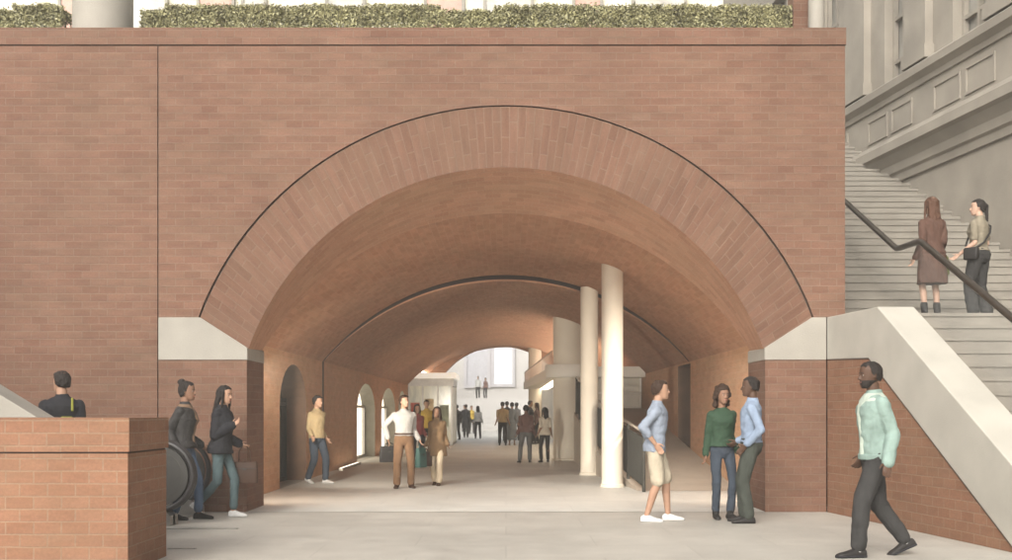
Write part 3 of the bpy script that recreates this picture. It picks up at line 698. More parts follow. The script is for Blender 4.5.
def solid(a,name,m,parent,vox,smooth_n=4,wr=0,wseed=0,wscale=(7,7,16),floor=None,M=None):
    """close overlapping lofts into one continuous surface"""
    me=bpy.data.meshes.new('tmp'); me.from_pydata([tuple(v) for v in a.v],[],a.f)
    bm=bmesh.new(); bm.from_mesh(me); bmesh.ops.remove_doubles(bm,verts=bm.verts,dist=1e-5); bmesh.ops.recalc_face_normals(bm,faces=bm.faces); bm.to_mesh(me); bm.free()
    o=bpy.data.objects.new('tmp',me); COL.objects.link(o)
    md=o.modifiers.new('r','REMESH'); md.mode='VOXEL'; md.voxel_size=vox
    if smooth_n: s=o.modifiers.new('s','SMOOTH'); s.factor=.5; s.iterations=smooth_n
    dg=bpy.context.evaluated_depsgraph_get(); me2=bpy.data.meshes.new_from_object(o.evaluated_get(dg),depsgraph=dg)
    bpy.data.objects.remove(o); bpy.data.meshes.remove(me)
    if wr:
        n=len(me2.vertices); co=np.empty(n*3); me2.vertices.foreach_get('co',co); no=np.empty(n*3); me2.vertices.foreach_get('normal',no)
        co=co.reshape(-1,3); no=no.reshape(-1,3); sd=Vector((wseed*3.1,wseed*1.7,0)); ws=Vector(wscale)
        dd=np.array([noise.noise(Vector((c[0]*ws.x,c[1]*ws.y,c[2]*ws.z))+sd)+.5*noise.noise(Vector((c[0]*2.3*ws.x+c[2]*9,c[1]*2.3*ws.y,c[2]*2*ws.z))+sd) for c in co])
        co=co+no*(dd*wr)[:,None]
        if floor is not None: co[:,2]=np.maximum(co[:,2],floor)
        me2.vertices.foreach_set('co',co.ravel())
    me2.polygons.foreach_set('use_smooth',[True]*len(me2.polygons)); me2.materials.clear(); me2.materials.append(m); me2.name=name; me2.update()
    r=bpy.data.objects.new(name,me2); COL.objects.link(r); r.parent=parent   # local coordinates = the person's own
    return r
def ik(p,q,l1,l2,hint):
    p=Vector(p);q=Vector(q);d=q-p;L=d.length
    if L>(l1+l2)*.998: q=p+d.normalized()*(l1+l2)*.998; d=q-p; L=d.length
    u=d/L; h=Vector(hint); h=(h-u*h.dot(u)).normalized(); x=(l1*l1-l2*l2+L*L)/(2*L); y=math.sqrt(max(0,l1*l1-x*x))
    return p+u*x+h*y, q
def hand(a,wr_,d,t,curl=.5,k=1,spread=1):
    """palm, four fingers and thumb. d: finger direction, t: thumb side"""
    d=d.normalized(); t=(t-d*t.dot(d)).normalized(); nn=d.cross(t)
    # palm
    M=Matrix((( t.x,nn.x,d.x),(t.y,nn.y,d.y),(t.z,nn.z,d.z))).to_4x4(); M.translation=wr_
    loft(a,[(z*k,x*k,y*k,0,0) for z,x,y in ((-.02,.022,.017),(0,.024,.016),(.03,.036,.015),(.065,.041,.0135),(.088,.040,.011),(.094,.034,.007))],M,16,2.4)
    for off,L,r in ((.031,.070,.0085),(.0105,.080,.009),(-.0105,.075,.0085),(-.031,.058,.0078)):
        p=Vector((off*k,0,.084*k)); ang=0; q=p
        for s,fr in enumerate((.42,.32,.26)):
            ang+=curl*(.55 if s==0 else .75); step=Vector((off*.25*spread*fr,-math.sin(ang),math.cos(ang)))*L*fr*k; 
            step.y*=hand.side
            nq=q+step; capsule(a,M@q,M@nq,r*k*(1-.08*s),r*k*(.92-.08*s),8); q=nq
    p=Vector((.022*k,0,.012*k)); q=p+Vector((.036,-.010*hand.side,.030))*k; e=q+Vector((.010,-.008*hand.side,.032))*k
    capsule(a,M@p,M@q,.0135*k,.0105*k,8); capsule(a,M@q,M@e,.010*k,.0085*k,8)
hand.side=1
TM=[(.80,.075,.075,0,0),(.86,.155,.108,0,-.005),(.93,.168,.118,0,-.010),(1.00,.155,.108,0,-.002),(1.08,.142,.098,0,.002),(1.18,.152,.105,0,.006),(1.28,.168,.115,0,.006),(1.36,.182,.108,0,.0),(1.405,.172,.090,0,-.004),(1.44,.120,.074,0,-.008),(1.47,.062,.058,0,-.010)]
TF=[(.80,.075,.075,0,0),(.86,.160,.110,0,-.010),(.93,.170,.120,0,-.016),(1.00,.145,.102,0,-.004),(1.08,.122,.088,0,.004),(1.18,.135,.096,0,.008),(1.27,.148,.118,0,.022),(1.34,.160,.102,0,.006),(1.395,.152,.080,0,-.004),(1.435,.105,.066,0,-.008),(1.465,.056,.053,0,-.010)]
def person(name_label,pos,h,facing,look=0,pitch=0,lean=0,sex='m',skin='tan',hair='black',hs='short',
           fl=None,fr=None,hl=None,hr_=None,eh_l=(.4,-1,0),eh_r=(-.4,-1,0),drop=.01,near=2,
           top=None,top_len=.90,sleeve=1.0,top_e=.014,inner=None,bottom=None,blen=.10,b_e=.018,coat=None,coat_len=.55,shoe=None,
           sole=None,skirt=None,belt=None,beard=False,collar=True,sock=None,boots=0,bag_side=0,curl=.5,group=None,flare=1.0,twist=0,width=1.0,untuck=True):
    """near: 2 front figures, 1 middle distance, 0 far. feet: fl/fr=(x,y,z_lift,yaw,pitch); hands: (x,y,z)"""
    k=h/1.75; VOX=(.016,.011,.0075)[near]; 
    root=empty('person',pos,facing,label=name_label,cat='person',group=group)
    T=TF if sex=='f' else TM
    hipx=.088; shx=.172 if sex=='m' else .150; shx*=width
    fl=fl or (-.10,0,0,8,0); fr=fr or (.10,0,0,-8,0)
    zz=[.085+f[2]+math.sqrt(.838**2-(f[0]-sg*hipx)**2-f[1]**2)+.03 for sg,f in ((-1,fl),(1,fr))]
    pel=Vector((0,0,min(min(zz),.945)-drop*.25)); Rl=Matrix.Rotation(R(-lean),4,'X'); Tw=Matrix.Rotation(R(twist),4,'Z')
    def up(p):       # torso space (standing coordinates) -> leaned
        return (Tw@Rl@(Vector(p)-Vector((0,0,.93)))) + pel
    MT=Matrix.Translation(pel)@Tw@Rl@Matrix.Translation(Vector((0,0,-.93)))
    K=Matrix.Scale(k,4)
    def fin(a): a.v=[v*k for v in a.v]; return a
    legs=[]
    for s,f in ((-1,fl),(1,fr)):
        hip=pel+Vector((s*hipx,0,-.03)); ank=Vector((f[0],f[1],.085+f[2])); yaw=R(f[3]); fd=Vector((-math.sin(yaw),math.cos(yaw),0))
        knee,ank=ik(hip,ank,.425,.42,fd+Vector((s*.05,0,0))); legs.append((hip,knee,ank,fd,f[4]))
    arms=[]
    for s,hd,eh in ((-1,hl,eh_l),(1,hr_,eh_r)):
        sh=up((s*shx,-.005,1.372)); tgt=Vector(hd) if hd else Vector((s*(shx+.085),.04,.90))
        el,wr_=ik(sh,tgt,.285,.255,Vector(eh)); arms.append((sh,el,wr_))
    # ---- body
    a=MB(); loft(a,[(z,x*.97*(width if z>1.2 else 1),y*.95,xo,yo) for z,x,y,xo,yo in T],MT)
    fe = .92 if sex=='f' else 1
    for (hip,kn,an,fd,ft) in legs:
        capsule(a,hip,kn,.078*fe,.052*fe); calf=kn.lerp(an,.3)-fd*.012; capsule(a,kn,calf,.050*fe,.053*fe); capsule(a,calf,an,.053*fe,.034*fe)
        fd2=(fd*math.cos(R(ft))-Vector((0,0,1))*math.sin(R(ft))); capsule(a,an-Vector((0,0,.035)),an+fd2*.09-Vector((0,0,.058)),.030,.018)
    for si,(sh,el,wr_) in enumerate(arms):
        s=(-1,1)[si]
        capsule(a,sh,el,.050*fe,.039*fe); capsule(a,el,el.lerp(wr_,.3),.039*fe,.040*fe); capsule(a,el.lerp(wr_,.3),wr_,.040*fe,.026*fe)
        d=(wr_-el).normalized(); fwd=Vector((0,1,0))
        th = fwd if abs(d.y)<.8 else Vector((-s*.6,0,.8))
        hand.side = -s if True else s
        if near>=1: hand(a,wr_+d*.012,d,th,curl,1.0*fe)
        else: capsule(a,wr_,wr_+d*.13,.03,.018)
    hc=up((0,.0,1.60)); neck0=up((0,-.012,1.42)); hc=hc+Vector((0,.018,0))
    capsule(a,neck0,hc-Vector((0,.022,.06)),.058*fe,.054*fe)
    HM=Matrix.Translation(hc+Vector((0,0,.03)))@Matrix.Rotation(R(look),4,'Z')@Matrix.Rotation(R(-pitch),4,'X')
    hr=[(-.118,.020,.020,0,.052),(-.108,.036,.036,0,.046),(-.085,.050,.056,0,.034),(-.055,.060,.075,0,.018),(-.02,.069,.088,0,.006),(.015,.074,.095,0,0),(.05,.076,.098,0,-.004),(.08,.069,.090,0,-.008),(.102,.052,.068,0,-.012),(.116,.028,.038,0,-.014)]
    loft(a,hr,HM,24,2.1)
    if near>=1:
        capsule(a,HM@Vector((0,.086,.010)),HM@Vector((0,.108,-.030)),.010,.0135,8); 
        capsule(a,HM@Vector((-.010,.100,-.034)),HM@Vector((.010,.100,-.034)),.010,.010,8)
        capsule(a,HM@Vector((-.028,.078,.020)),HM@Vector((.028,.078,.020)),.014,.014,8)
        capsule(a,HM@Vector((-.014,.088,-.062)),HM@Vector((.014,.088,-.062)),.011,.011,8)
        capsule(a,HM@Vector((0,.082,-.092)),HM@Vector((0,.080,-.10)),.016,.014,8)
        for s in (-1,1): sphere(a,HM@Vector((s*.074,-.008,-.005)),(.010,.019,.030),8,HM.to_3x3())
    body=solid(fin(a),'body',SKIN[skin],root,VOX*(.8 if near==2 else 1)*1.0,2 if near==2 else 2)
    if near==2:
        for s in (-1,1):
            a=MB(); sphere(a,HM@Vector((s*.030,.0815,.000)),(.0125,.009,.0055),10,HM.to_3x3()); e=fin(a).build('eye',EYEW,None,smooth=True); e.parent=root
            a=MB(); sphere(a,HM@Vector((s*.030,.0882,.000)),(.0065,.004,.006),8,HM.to_3x3()); q=fin(a).build('iris',EYED,None,smooth=True); q.parent=e
            a=MB(); capsule(a,HM@Vector((s*.016,.093,.021)),HM@Vector((s*.044,.084,.022)),.0045,.003,8); q=fin(a).build('eyebrow',BROW,None,smooth=True); q.parent=root
        a=MB(); capsule(a,HM@Vector((-.017,.096,-.062)),HM@Vector((.017,.096,-.062)),.0055,.0055,8); q=fin(a).build('mouth',LIPD if skin=='dark' else LIP,None,smooth=True); q.parent=root
    # ---- hair
    a=MB(); g_=.011
    def cap(rad,c0,front,back,grow=1):
        rs=[]; n=24; nr=12; c=Vector(c0)
        for i in range(nr+1):
            f=i/nr; ring=[]
            for j in range(n):
                t=2*math.pi*j/n; fy=math.sin(t)      # +1 front
                lo = front if fy>.35 else (back if fy<-.1 else back+(front-back)*((fy+.1)/.45))
                ztop=rad[2]; z=lo+(ztop-lo)*math.sin(f*math.pi/2); z=min(z,ztop*.999)
                rr=math.sqrt(max(0.0004,1-(z/rad[2])**2)) if z>0 else 1-.32*(abs(z)/.12)**2
                ring.append(HM@(c+Vector((rad[0]*rr*math.cos(t),rad[1]*rr*math.sin(t),z))))
            rs.append(ring)
        a.rings(rs)
    if hs in('short','crop','bun','long','tied','curly'):
        gg={'crop':.010,'short':.013,'bun':.014,'long':.013,'tied':.014,'curly':.026}[hs]
        cap((.076+gg,.098+gg,.086+gg),(0,-.006,.030),.052 if hs!='crop' else .048,-.085 if hs in('short','crop') else -.10)
    if hs=='short': capsule(a,HM@Vector((-.03,.066,.080)),HM@Vector((.04,.062,.086)),.026,.022)
    if hs=='bun':
        sphere(a,HM@Vector((0,-.075,.115)),(.048,.048,.044),12)
    if hs=='tied':
        sphere(a,HM@Vector((0,-.10,.03)),.035,10); capsule(a,HM@Vector((0,-.115,.02)),HM@Vector((0,-.13,-.20)),.034,.018)
    if hs=='long':
        bk=[(.06,.080,.060,0,-.055),(0,.086,.062,0,-.055),(-.08,.092,.055,0,-.062),(-.16,.098,.046,0,-.078),(-.25,.095,.036,0,-.092),(-.34,.070,.026,0,-.095),(-.38,.03,.014,0,-.095)]
        loft(a,bk,HM)
        for s in (-1,1): capsule(a,HM@Vector((s*.074,.03,.05)),HM@Vector((s*.082,.028,-.10)),.018,.020); capsule(a,HM@Vector((s*.082,.028,-.10)),HM@Vector((s*.088,.03,-.22)),.020,.010)
    if hs=='curly':
        random.seed(len(name_label))
        for i in range(60):
            t=random.uniform(math.pi*.93,math.pi*2.07); zz=random.uniform(-.16,.10); rr=.095 if zz<.04 else .08
            sphere(a,HM@Vector((rr*math.cos(t)*random.uniform(.9,1.12),rr*.95*math.sin(t)-.01,zz)),random.uniform(.022,.036),8)
    if hs=='curly':
        for i in range(34):
            t=random.uniform(0,2*math.pi); f=random.uniform(.1,1); sphere(a,HM@Vector((.075*f*math.cos(t),.085*f*math.sin(t)-.012,.045+.085*math.sqrt(1-f*f*.85))),random.uniform(.018,.028),8)
    if beard:
        b=MB(); loft(b,[(z,x+.005,y+.004,xo,yo+.002) for z,x,y,xo,yo in hr[0:5] if z<-.045]+[(-.045,.064,.080,0,.014)],HM)
        fin(b); solid(b,'beard',HAIRM[hair],root,VOX*.8,1)
    if hs!='none': solid(fin(a),'hair',HAIRM[hair],root,VOX*.9,2,wr=.007 if near else .004,wscale=(40,40,18))
    # ---- trousers / shorts
    ws=len(name_label)+int(h*100)
    if bottom:
        a=MB(); loft(a,[(z,x+b_e*.6,y+b_e*.6,xo,yo) for z,x,y,xo,yo in T if z<=1.0]+[(1.02,.150+.008 if sex=='m' else .14,.108,0,0)],MT)
        for (hip,kn,an,fd,ft) in legs:
            r0,r1,r2=.082*fe+b_e,.056*fe+b_e,.046*flare+b_e
            if blen>=.5: capsule(a,hip,hip.lerp(kn,blen),r0,r1+.014)
            else:
                end=kn.lerp(an,1-blen); capsule(a,hip,kn,r0,r1); capsule(a,kn,end,r1,r2)
        solid(fin(a),'shorts' if blen>=.5 else 'trousers',bottom,root,VOX,3,wr=.008 if near==2 else .007*near,wseed=ws,wscale=(10,10,9))
    if skirt:
        a=MB(); m_,z1=skirt; loft(a,[(1.02,.14,.105,0,0),(.93,.19,.14,0,-.01),(.8,.20,.15,0,-.01),(z1+.05,.215,.175,0,0),(z1,.21,.17,0,0)],None)
        solid(fin(a),'skirt',m_,root,VOX,3,wr=.016*min(1,near+.4),wseed=ws,wscale=(11,11,3))
    if belt:
        a=MB(); loft(a,[(1.0,.155+.028,.108+.028,0,0),(1.035,.155+.027,.108+.027,0,0)] if sex=='m' else [(1.0,.17,.125,0,0),(1.03,.165,.12,0,0)],MT); q=fin(a).build('belt',belt,None,smooth=True); q.parent=root
    # ---- top
    def torso(e,z0,fl_=1.0):
        rr=[]
        for z,x,y,xo,yo in T:
            if z<z0+.02: continue
            rr.append((z,(x*(width if z>1.2 else 1)+e*(1 if z<1.4 else .6)),y+e*(1 if z<1.4 else .6),xo,yo))
        x0=np.interp(z0,[t[0] for t in T],[t[1] for t in T]); y0=np.interp(z0,[t[0] for t in T],[t[2] for t in T])
        rr.insert(0,(z0,x0+e*fl_,y0+e*fl_,0,-.005)); return rr
    def sleeves(a,e,frac):
        for (sh,el,wr_) in arms:
            capsule(a,sh,el if frac>=.5 else sh.lerp(el,frac*2),.050*fe+e*.8,.042*fe+e)
            if frac>.5: end=el.lerp(wr_,(frac-.5)*2*.97); capsule(a,el,end,.043*fe+e,.033*fe+e)
    if inner:
        a=MB(); loft(a,[(z,x*.42 if z<1.4 else x,y,xo,yo+.006) for z,x,y,xo,yo in torso(top_e+.003,top_len+.03)],MT); solid(fin(a),'undershirt',inner,root,VOX,2)
    if top:
        a=MB(); loft(a,torso(top_e,top_len,1.5),MT)
        sleeves(a,top_e*.8,sleeve)
        if collar:
            loft(a,[(1.44,.088,.080,0,-.006),(1.475,.070,.068,0,-.012),(1.498,.066,.064,0,-.016)],MT)
        solid(fin(a),'jacket' if top_e>.022 else 'shirt',top,root,VOX,3,wr=(.009 if near==2 else .007*near),wseed=ws+3,wscale=(9,9,13))
    if top and top_e>.026 and near==2:
        z0=top_len; x0=np.interp(z0,[t[0] for t in T],[t[1] for t in T])+top_e*1.45; y0=np.interp(z0,[t[0] for t in T],[t[2] for t in T])+top_e*1.45
        a=MB(); loft(a,[(z0-.012,x0-.006,y0-.006,0,-.005),(z0-.008,x0+.001,y0+.001,0,-.005),(z0+.035,x0+.001,y0+.001,0,-.005),(z0+.040,x0-.006,y0-.006,0,-.005)],MT); solid(fin(a),'waistband',top,root,VOX,1)
        for (sh,el,wr_) in arms:
            d=(wr_-el).normalized(); a=MB(); capsule(a,wr_-d*.045,wr_+d*.006,.033*fe+top_e*.95,.032*fe+top_e*.9); solid(fin(a),'cuff',top,root,VOX,1)
    if coat:
        a=MB(); loft(a,torso(.034,.93)+[],MT); loft(a,[(.98,.178,.135,0,0),(.90,.205,.155,0,-.005),(coat_len+.05,.225,.175,0,-.01),(coat_len,.228,.178,0,-.01)],None)
        sleeves(a,.020,1.0); loft(a,[(1.43,.10,.09,0,-.006),(1.48,.078,.074,0,-.012),(1.505,.072,.068,0,-.016)],MT)
        solid(fin(a),'coat',coat,root,VOX,3,wr=.012 if near else .006,wseed=ws+5,wscale=(8,8,5))
    # ---- shoes
    for (hip,kn,an,fd,ft),f in zip(legs,(fl,fr)):
        yaw=R(f[3]); FM=Matrix.Translation(an)@Matrix.Rotation(yaw,4,'Z')@Matrix.Rotation(R(-ft),4,'X')@Matrix.Translation(Vector((0,0,-.085)))
        def sh_(a,e=0,zt=1.0,z0=0.0):
            rs=[]; n=16
            for y,wd_,ht in ((-.075,.022,.05),(-.066,.034,.075),(-.03,.040,.088),(.02,.040,.092),(.07,.044,.072),(.12,.049,.055),(.165,.046,.046),(.195,.034,.036),(.208,.016,.024)):
                wd_=(wd_+e)*fe; ht=ht*zt; ring=[]
                for j in range(n):
                    t=2*math.pi*j/n; c,s=math.cos(t),math.sin(t)
                    z=z0+(ht-z0)*(.5+.5*math.copysign(abs(s)**.6,s)); ring.append(FM@Vector((wd_*math.copysign(abs(c)**.8,c)*(1-.15*max(0,s)),y*fe,z)))
                rs.append(ring)
            a.rings(rs)
        a=MB(); sh_(a,0,1,.004)
        if boots: capsule(a,an+Vector((0,0,-.01)),an.lerp(kn,boots),.046,.052)
        so=solid(fin(a),'boot' if boots else 'shoe',shoe,root,VOX*.8,2)
        if sole and near==2:
            a=MB(); sh_(a,.004,.0,.026); fin(a).build('sole',sole,None,smooth=False).parent=so
        if sock:
            a=MB(); capsule(a,an+Vector((0,0,-.02)),an.lerp(kn,.16),.042,.042); solid(fin(a),'sock',sock,root,VOX,1)
    info=dict(root=root,k=k,arms=arms,legs=legs,MT=MT,HM=HM,pos=Vector(pos),facing=facing)
    return info
def at_px(px,D,z=0): return ((px-CX)*D/F, D, z)
def hand_world(inf,i):
    p=inf['arms'][i][2]+ (inf['arms'][i][2]-inf['arms'][i][1]).normalized()*.09
    p=p*inf['k']; return inf['pos']+Matrix.Rotation(inf['facing'],3,'Z')@p
def bag(inf,i,size,m,label,drop=.12,rz=None,name='handbag',cat='bag'):
    hp_=hand_world(inf,i); w_,d_,h_=size; t=empty(name,hp_-Vector((0,0,drop+h_)),rz if rz is not None else inf['facing']+R(90),label=label,cat=cat)
    a=MB()
    loft(a,[(0,w_/2*.96,d_/2*.95,0,0),(.02,w_/2,d_/2,0,0),(h_*.6,w_/2*.98,d_/2*.85,0,0),(h_*.95,w_/2*.93,d_/2*.6,0,0),(h_,w_/2*.9,d_/2*.45,0,0)],None,24,6)
    o=a.build('bag_body',m,None,smooth=True); o.parent=t
    a=MB(); a.tube([Vector((-w_*.22,0,h_-.01)),Vector((-w_*.2,0,h_+drop*.7)),Vector((-w_*.08,0,h_+drop)),Vector((w_*.08,0,h_+drop)),Vector((w_*.2,0,h_+drop*.7)),Vector((w_*.22,0,h_-.01))],.008,8)
    o=a.build('handle',m,None,smooth=True); o.parent=t
    a=MB(); a.box((-w_*.94/2,-d_*.49,h_*.68),(w_*.94/2,d_*.49,h_*.70)); a.box((-.02,-d_*.50,h_*.6),(.02,-d_*.40,h_*.69)); o=a.build('clasp',STEEL,None); o.parent=t
C_MINT=cloth('mint_denim',(.20,.27,.24)); C_PALEG=cloth('pale_green_shirt',(.36,.41,.35)); C_CHAR=cloth('charcoal_trousers',(.035,.034,.033)); C_BLK=cloth('black_cloth',(.022,.022,.025))
C_BLUE=cloth('grey_blue_shirt',(.22,.25,.30)); C_CREAM=cloth('cream_shorts',(.38,.33,.25)); C_GRN=cloth('green_sweater',(.03,.055,.034)); C_JEAN=cloth('dark_jeans',(.04,.05,.065)); C_LBLUE=cloth('light_blue_shirt',(.20,.25,.33))
C_GGRN=cloth('grey_green_trousers',(.045,.05,.042)); C_WHITE=cloth('white_shirt',(.31,.30,.28)); C_TANT=cloth('tan_trousers',(.145,.085,.048)); C_BRN=cloth('brown_coat',(.17,.11,.06)); C_BEI=cloth('beige_trousers',(.46,.38,.27))
C_YEL=cloth('straw_shirt',(.33,.25,.14)); C_TEAL=cloth('teal_jeans',(.07,.10,.105)); C_BJEAN=cloth('blue_jeans',(.07,.10,.15)); C_MAR=cloth('maroon_vest',(.16,.09,.075)); C_GREY=cloth('grey_trousers',(.14,.14,.135)); C_OFFW=cloth('cream_top',(.62,.56,.45))
C_DRESS=cloth('slate_dress',(.20,.23,.26)); C_COATB=cloth('russet_coat',(.085,.048,.036)); C_BEIGET=cloth('khaki_shirt',(.20,.175,.13)); C_MUST=cloth('mustard_top',(.50,.34,.06)); C_RED=cloth('dark_red_top',(.20,.05,.045)); C_LGREY=cloth('light_grey_top',(.42,.42,.40))
L_WH=mat('white_shoe',(.55,.54,.52),.6,spec=.2,noise_amt=.04); L_BK=mat('black_shoe',(.02,.018,.017),.6,spec=.2); L_BR=mat('brown_leather',(.045,.024,.015),.6,spec=.2); L_GT=mat('green_leather',(.03,.07,.06),.6,spec=.2); L_TN=mat('tan_sandals',(.35,.2,.1),.6)
FACE_L,FACE_R,AWAY,TOWARD=R(90),R(-90),0.0,R(180)
D0=lambda feet: F*EYE/(feet-HY)
# 1 near man walking to the left
A=person('man in a mint green jacket walking past the right stairs with dark trousers',at_px(876,10.0),1.80,FACE_L+R(4),look=4,pitch=2,lean=3,skin='dark',hair='black',hs='crop',beard=True,
  fl=(-.09,.20,0,4,0),fr=(.07,-.30,.05,-4,24),hl=(-.26,.00,.86),hr_=(.20,.02,.90),drop=.02,near=2,top=C_MINT,top_e=.028,top_len=.89,inner=C_PALEG,bottom=C_CHAR,b_e=.026,blen=.07,shoe=L_BK,sole=C_BLK,sock=mat('white_sock',(.7,.7,.68),.8),flare=.9,curl=.5)
# 2 man in shorts, hand on hip
A=person('man in a grey-blue shirt and cream shorts standing with a hand on his hip',at_px(655,13.2),1.71,FACE_R+R(-8),look=4,pitch=-2,lean=4,skin='tan',hair='brown',hs='short',
  fl=(-.12,.16,0,10,0),fr=(.10,-.10,0,-14,0),hl=(-.22,-.04,.90),hr_=(.225,.0,.975),eh_r=(.5,-1,.0),drop=.01,near=2,top=C_BLUE,top_len=.86,sleeve=.74,top_e=.020,bottom=C_CREAM,blen=.92,b_e=.020,shoe=L_WH,sole=L_WH,curl=.6)
# 3 woman in green
A=person('smiling woman in a green V-neck sweater and dark jeans facing the camera',at_px(722,13.45),1.64,TOWARD+R(10),look=6,pitch=2,sex='f',skin='brown',hair='brown',hs='curly',
  fl=(-.09,.06,0,14,0),fr=(.075,-.03,0,-10,0),hl=(-.20,.06,.90),hr_=(.235,.02,.86),near=2,top=C_GRN,top_len=.95,top_e=.020,collar=False,bottom=C_JEAN,b_e=.008,blen=.12,shoe=L_BK,boots=.22)
# 4 man in light blue shirt
A=person('man in a light blue shirt and dark trousers standing in profile by the right pier',at_px(751,13.0),1.74,FACE_L+R(-14),look=6,pitch=1,lean=-1,skin='dark',hair='black',hs='crop',
  fl=(-.11,.02,0,12,0),fr=(.10,.08,0,-8,0),hl=(-.20,.05,.95),hr_=(.16,.16,.98),eh_l=(-.5,-1,0),near=2,top=C_LBLUE,top_len=.96,sleeve=.98,top_e=.016,bottom=C_GGRN,b_e=.022,blen=.05,shoe=L_BK,curl=.7)
# 5 left woman walking right
A=person('long-haired woman in a black jacket and white sneakers striding past the escalator',at_px(221,13.72),1.66,FACE_R+R(-10),look=-12,pitch=6,lean=3,sex='f',skin='tan',hair='black',hs='long',
  fl=(-.08,.14,0,4,0),fr=(.07,-.30,.09,-2,38),hl=(-.20,.16,.98),hr_=(.12,.20,1.22),eh_r=(.2,-1,-.6),drop=.04,near=2,top=C_BLK,top_len=.86,top_e=.036,bottom=C_TEAL,b_e=.008,blen=.13,shoe=L_WH,sole=L_WH)
bag(A,0,(.34,.13,.27),L_BR,'dark brown handbag carried by the woman in the black jacket',drop=.20,rz=R(10))
# 6 woman with bun
A=person('woman with a hair bun in a dark leather jacket beside the escalator newel',at_px(184,13.38),1.70,FACE_R+R(-4),look=0,pitch=0,lean=2,sex='f',skin='brown',hair='black',hs='bun',
  fl=(-.09,.16,0,4,0),fr=(.08,-.10,0,-6,0),hl=(-.24,.12,.95),hr_=(.25,-.02,.93),drop=.02,near=2,top=cloth('leather_jacket',(.035,.033,.032),.5),top_len=.92,top_e=.032,inner=mat('tan_blouse',(.16,.10,.06),.8),bottom=C_BJEAN,b_e=.010,blen=.10,shoe=L_BK)
# 7 man at left behind the low wall
A=person('man with a green backpack strap seen from behind beyond the low brick wall',at_px(62,12.05),1.77,R(28),look=28,pitch=-4,lean=2,skin='tan',hair='black',hs='short',near=2,top=C_BLK,top_e=.03,bottom=C_CHAR,shoe=L_BK)
bp=empty('backpack',A['pos'],R(28),label='small yellow-green backpack worn on the back of the man behind the low wall',cat='backpack')
a=MB(); loft(a,[(.9,.10,.05,.03,-.19),(.93,.125,.065,.03,-.195),(1.15,.12,.065,.03,-.195),(1.24,.10,.05,.03,-.185),(1.28,.05,.03,.03,-.17)],None,20,3); a.build('pack',cloth('olive_pack',(.20,.20,.04)),None,smooth=True).parent=bp
for s in (1,):
    a=MB(); a.tube([(s*.09,-.16,1.34),(s*.10,-.06,1.475),(s*.11,.10,1.43),(s*.13,.15,1.30),(s*.14,.10,1.12),(s*.13,-.16,1.05)],.014,8); a.build('strap',cloth('olive_pack',(.20,.20,.04)),None,smooth=True).parent=bp
# 8 man by left wall
A=person('man in a straw yellow shirt and dark jeans walking beside the left passage wall',at_px(317,20.2),1.63,FACE_R+R(-35),look=10,near=1,skin='tan',hair='black',hs='short',fl=(-.10,.14,0,6,0),fr=(.09,-.16,.02,-6,14),hl=(-.27,.0,.90),hr_=(.25,.12,.93),drop=.03,
  top=C_YEL,top_len=.90,sleeve=.9,top_e=.018,bottom=C_JEAN,b_e=.018,blen=.05,shoe=L_WH)
# 9 man white shirt
A=person('man in a white shirt and tan trousers turning to the woman beside him',at_px(404,18.9),1.61,TOWARD+R(12),look=-28+60,pitch=-8,near=1,skin='tan',hair='brown',hs='short',fl=(-.13,.02,0,10,0),fr=(.14,.04,0,-14,0),hl=(-.28,.04,.92),hr_=(.30,-.02,.94),eh_r=(1,-.6,0),
  top=C_WHITE,top_len=.98,sleeve=.98,top_e=.022,bottom=C_TANT,b_e=.022,blen=.04,belt=L_BR,shoe=L_BR,width=1.05)
bag(A,1,(.34,.10,.28),L_BK,'black briefcase held in the right hand of the man in the white shirt',drop=.05,rz=R(20),name='briefcase',cat='briefcase')
bag(A,0,(.24,.12,.34),L_GT,'dark green shopping bag carried between the white-shirted man and the woman',drop=.08,rz=R(60),name='shopping_bag')
# 10 woman brown coat
A=person('woman in an open brown coat and beige trousers walking beside the white-shirted man',at_px(437,19.6),1.42,TOWARD+R(-8),look=-10,near=1,sex='f',skin='brown',hair='brown',hs='long',fl=(-.07,.13,0,3,0),fr=(.07,-.13,.02,-3,16),hl=(-.24,.0,.92),hr_=(.24,.08,.90),drop=.03,
  coat=C_BRN,coat_len=.66,inner=None,bottom=C_BEI,b_e=.024,blen=.05,shoe=L_BR)
bag(A,1,(.30,.12,.26),L_BR,'brown leather handbag carried low by the woman in the brown coat',drop=.06,rz=R(10))
# 11-12 couple by the stout column
A=person('man in a maroon gilet and grey trousers seen from behind near the stout column',at_px(526,28.4),1.50,AWAY+R(6),look=-10,near=1,skin='brown',hair='black',hs='short',fl=(-.20,-.05,0,10,0),fr=(.12,.05,0,-10,0),top=C_MAR,top_e=.03,top_len=.92,sleeve=.98,bottom=C_GREY,shoe=L_BK)
A=person('woman in a cream top and dark trousers with long dark hair by the stout column',at_px(545,28.6),1.44,AWAY+R(16),look=20,near=1,sex='f',skin='tan',hair='black',hs='long',fl=(-.13,-.02,0,10,0),fr=(.12,.06,0,-10,0),top=C_OFFW,top_e=.025,top_len=.86,sleeve=.42,collar=False,bottom=C_CHAR,b_e=.012,shoe=L_BK)
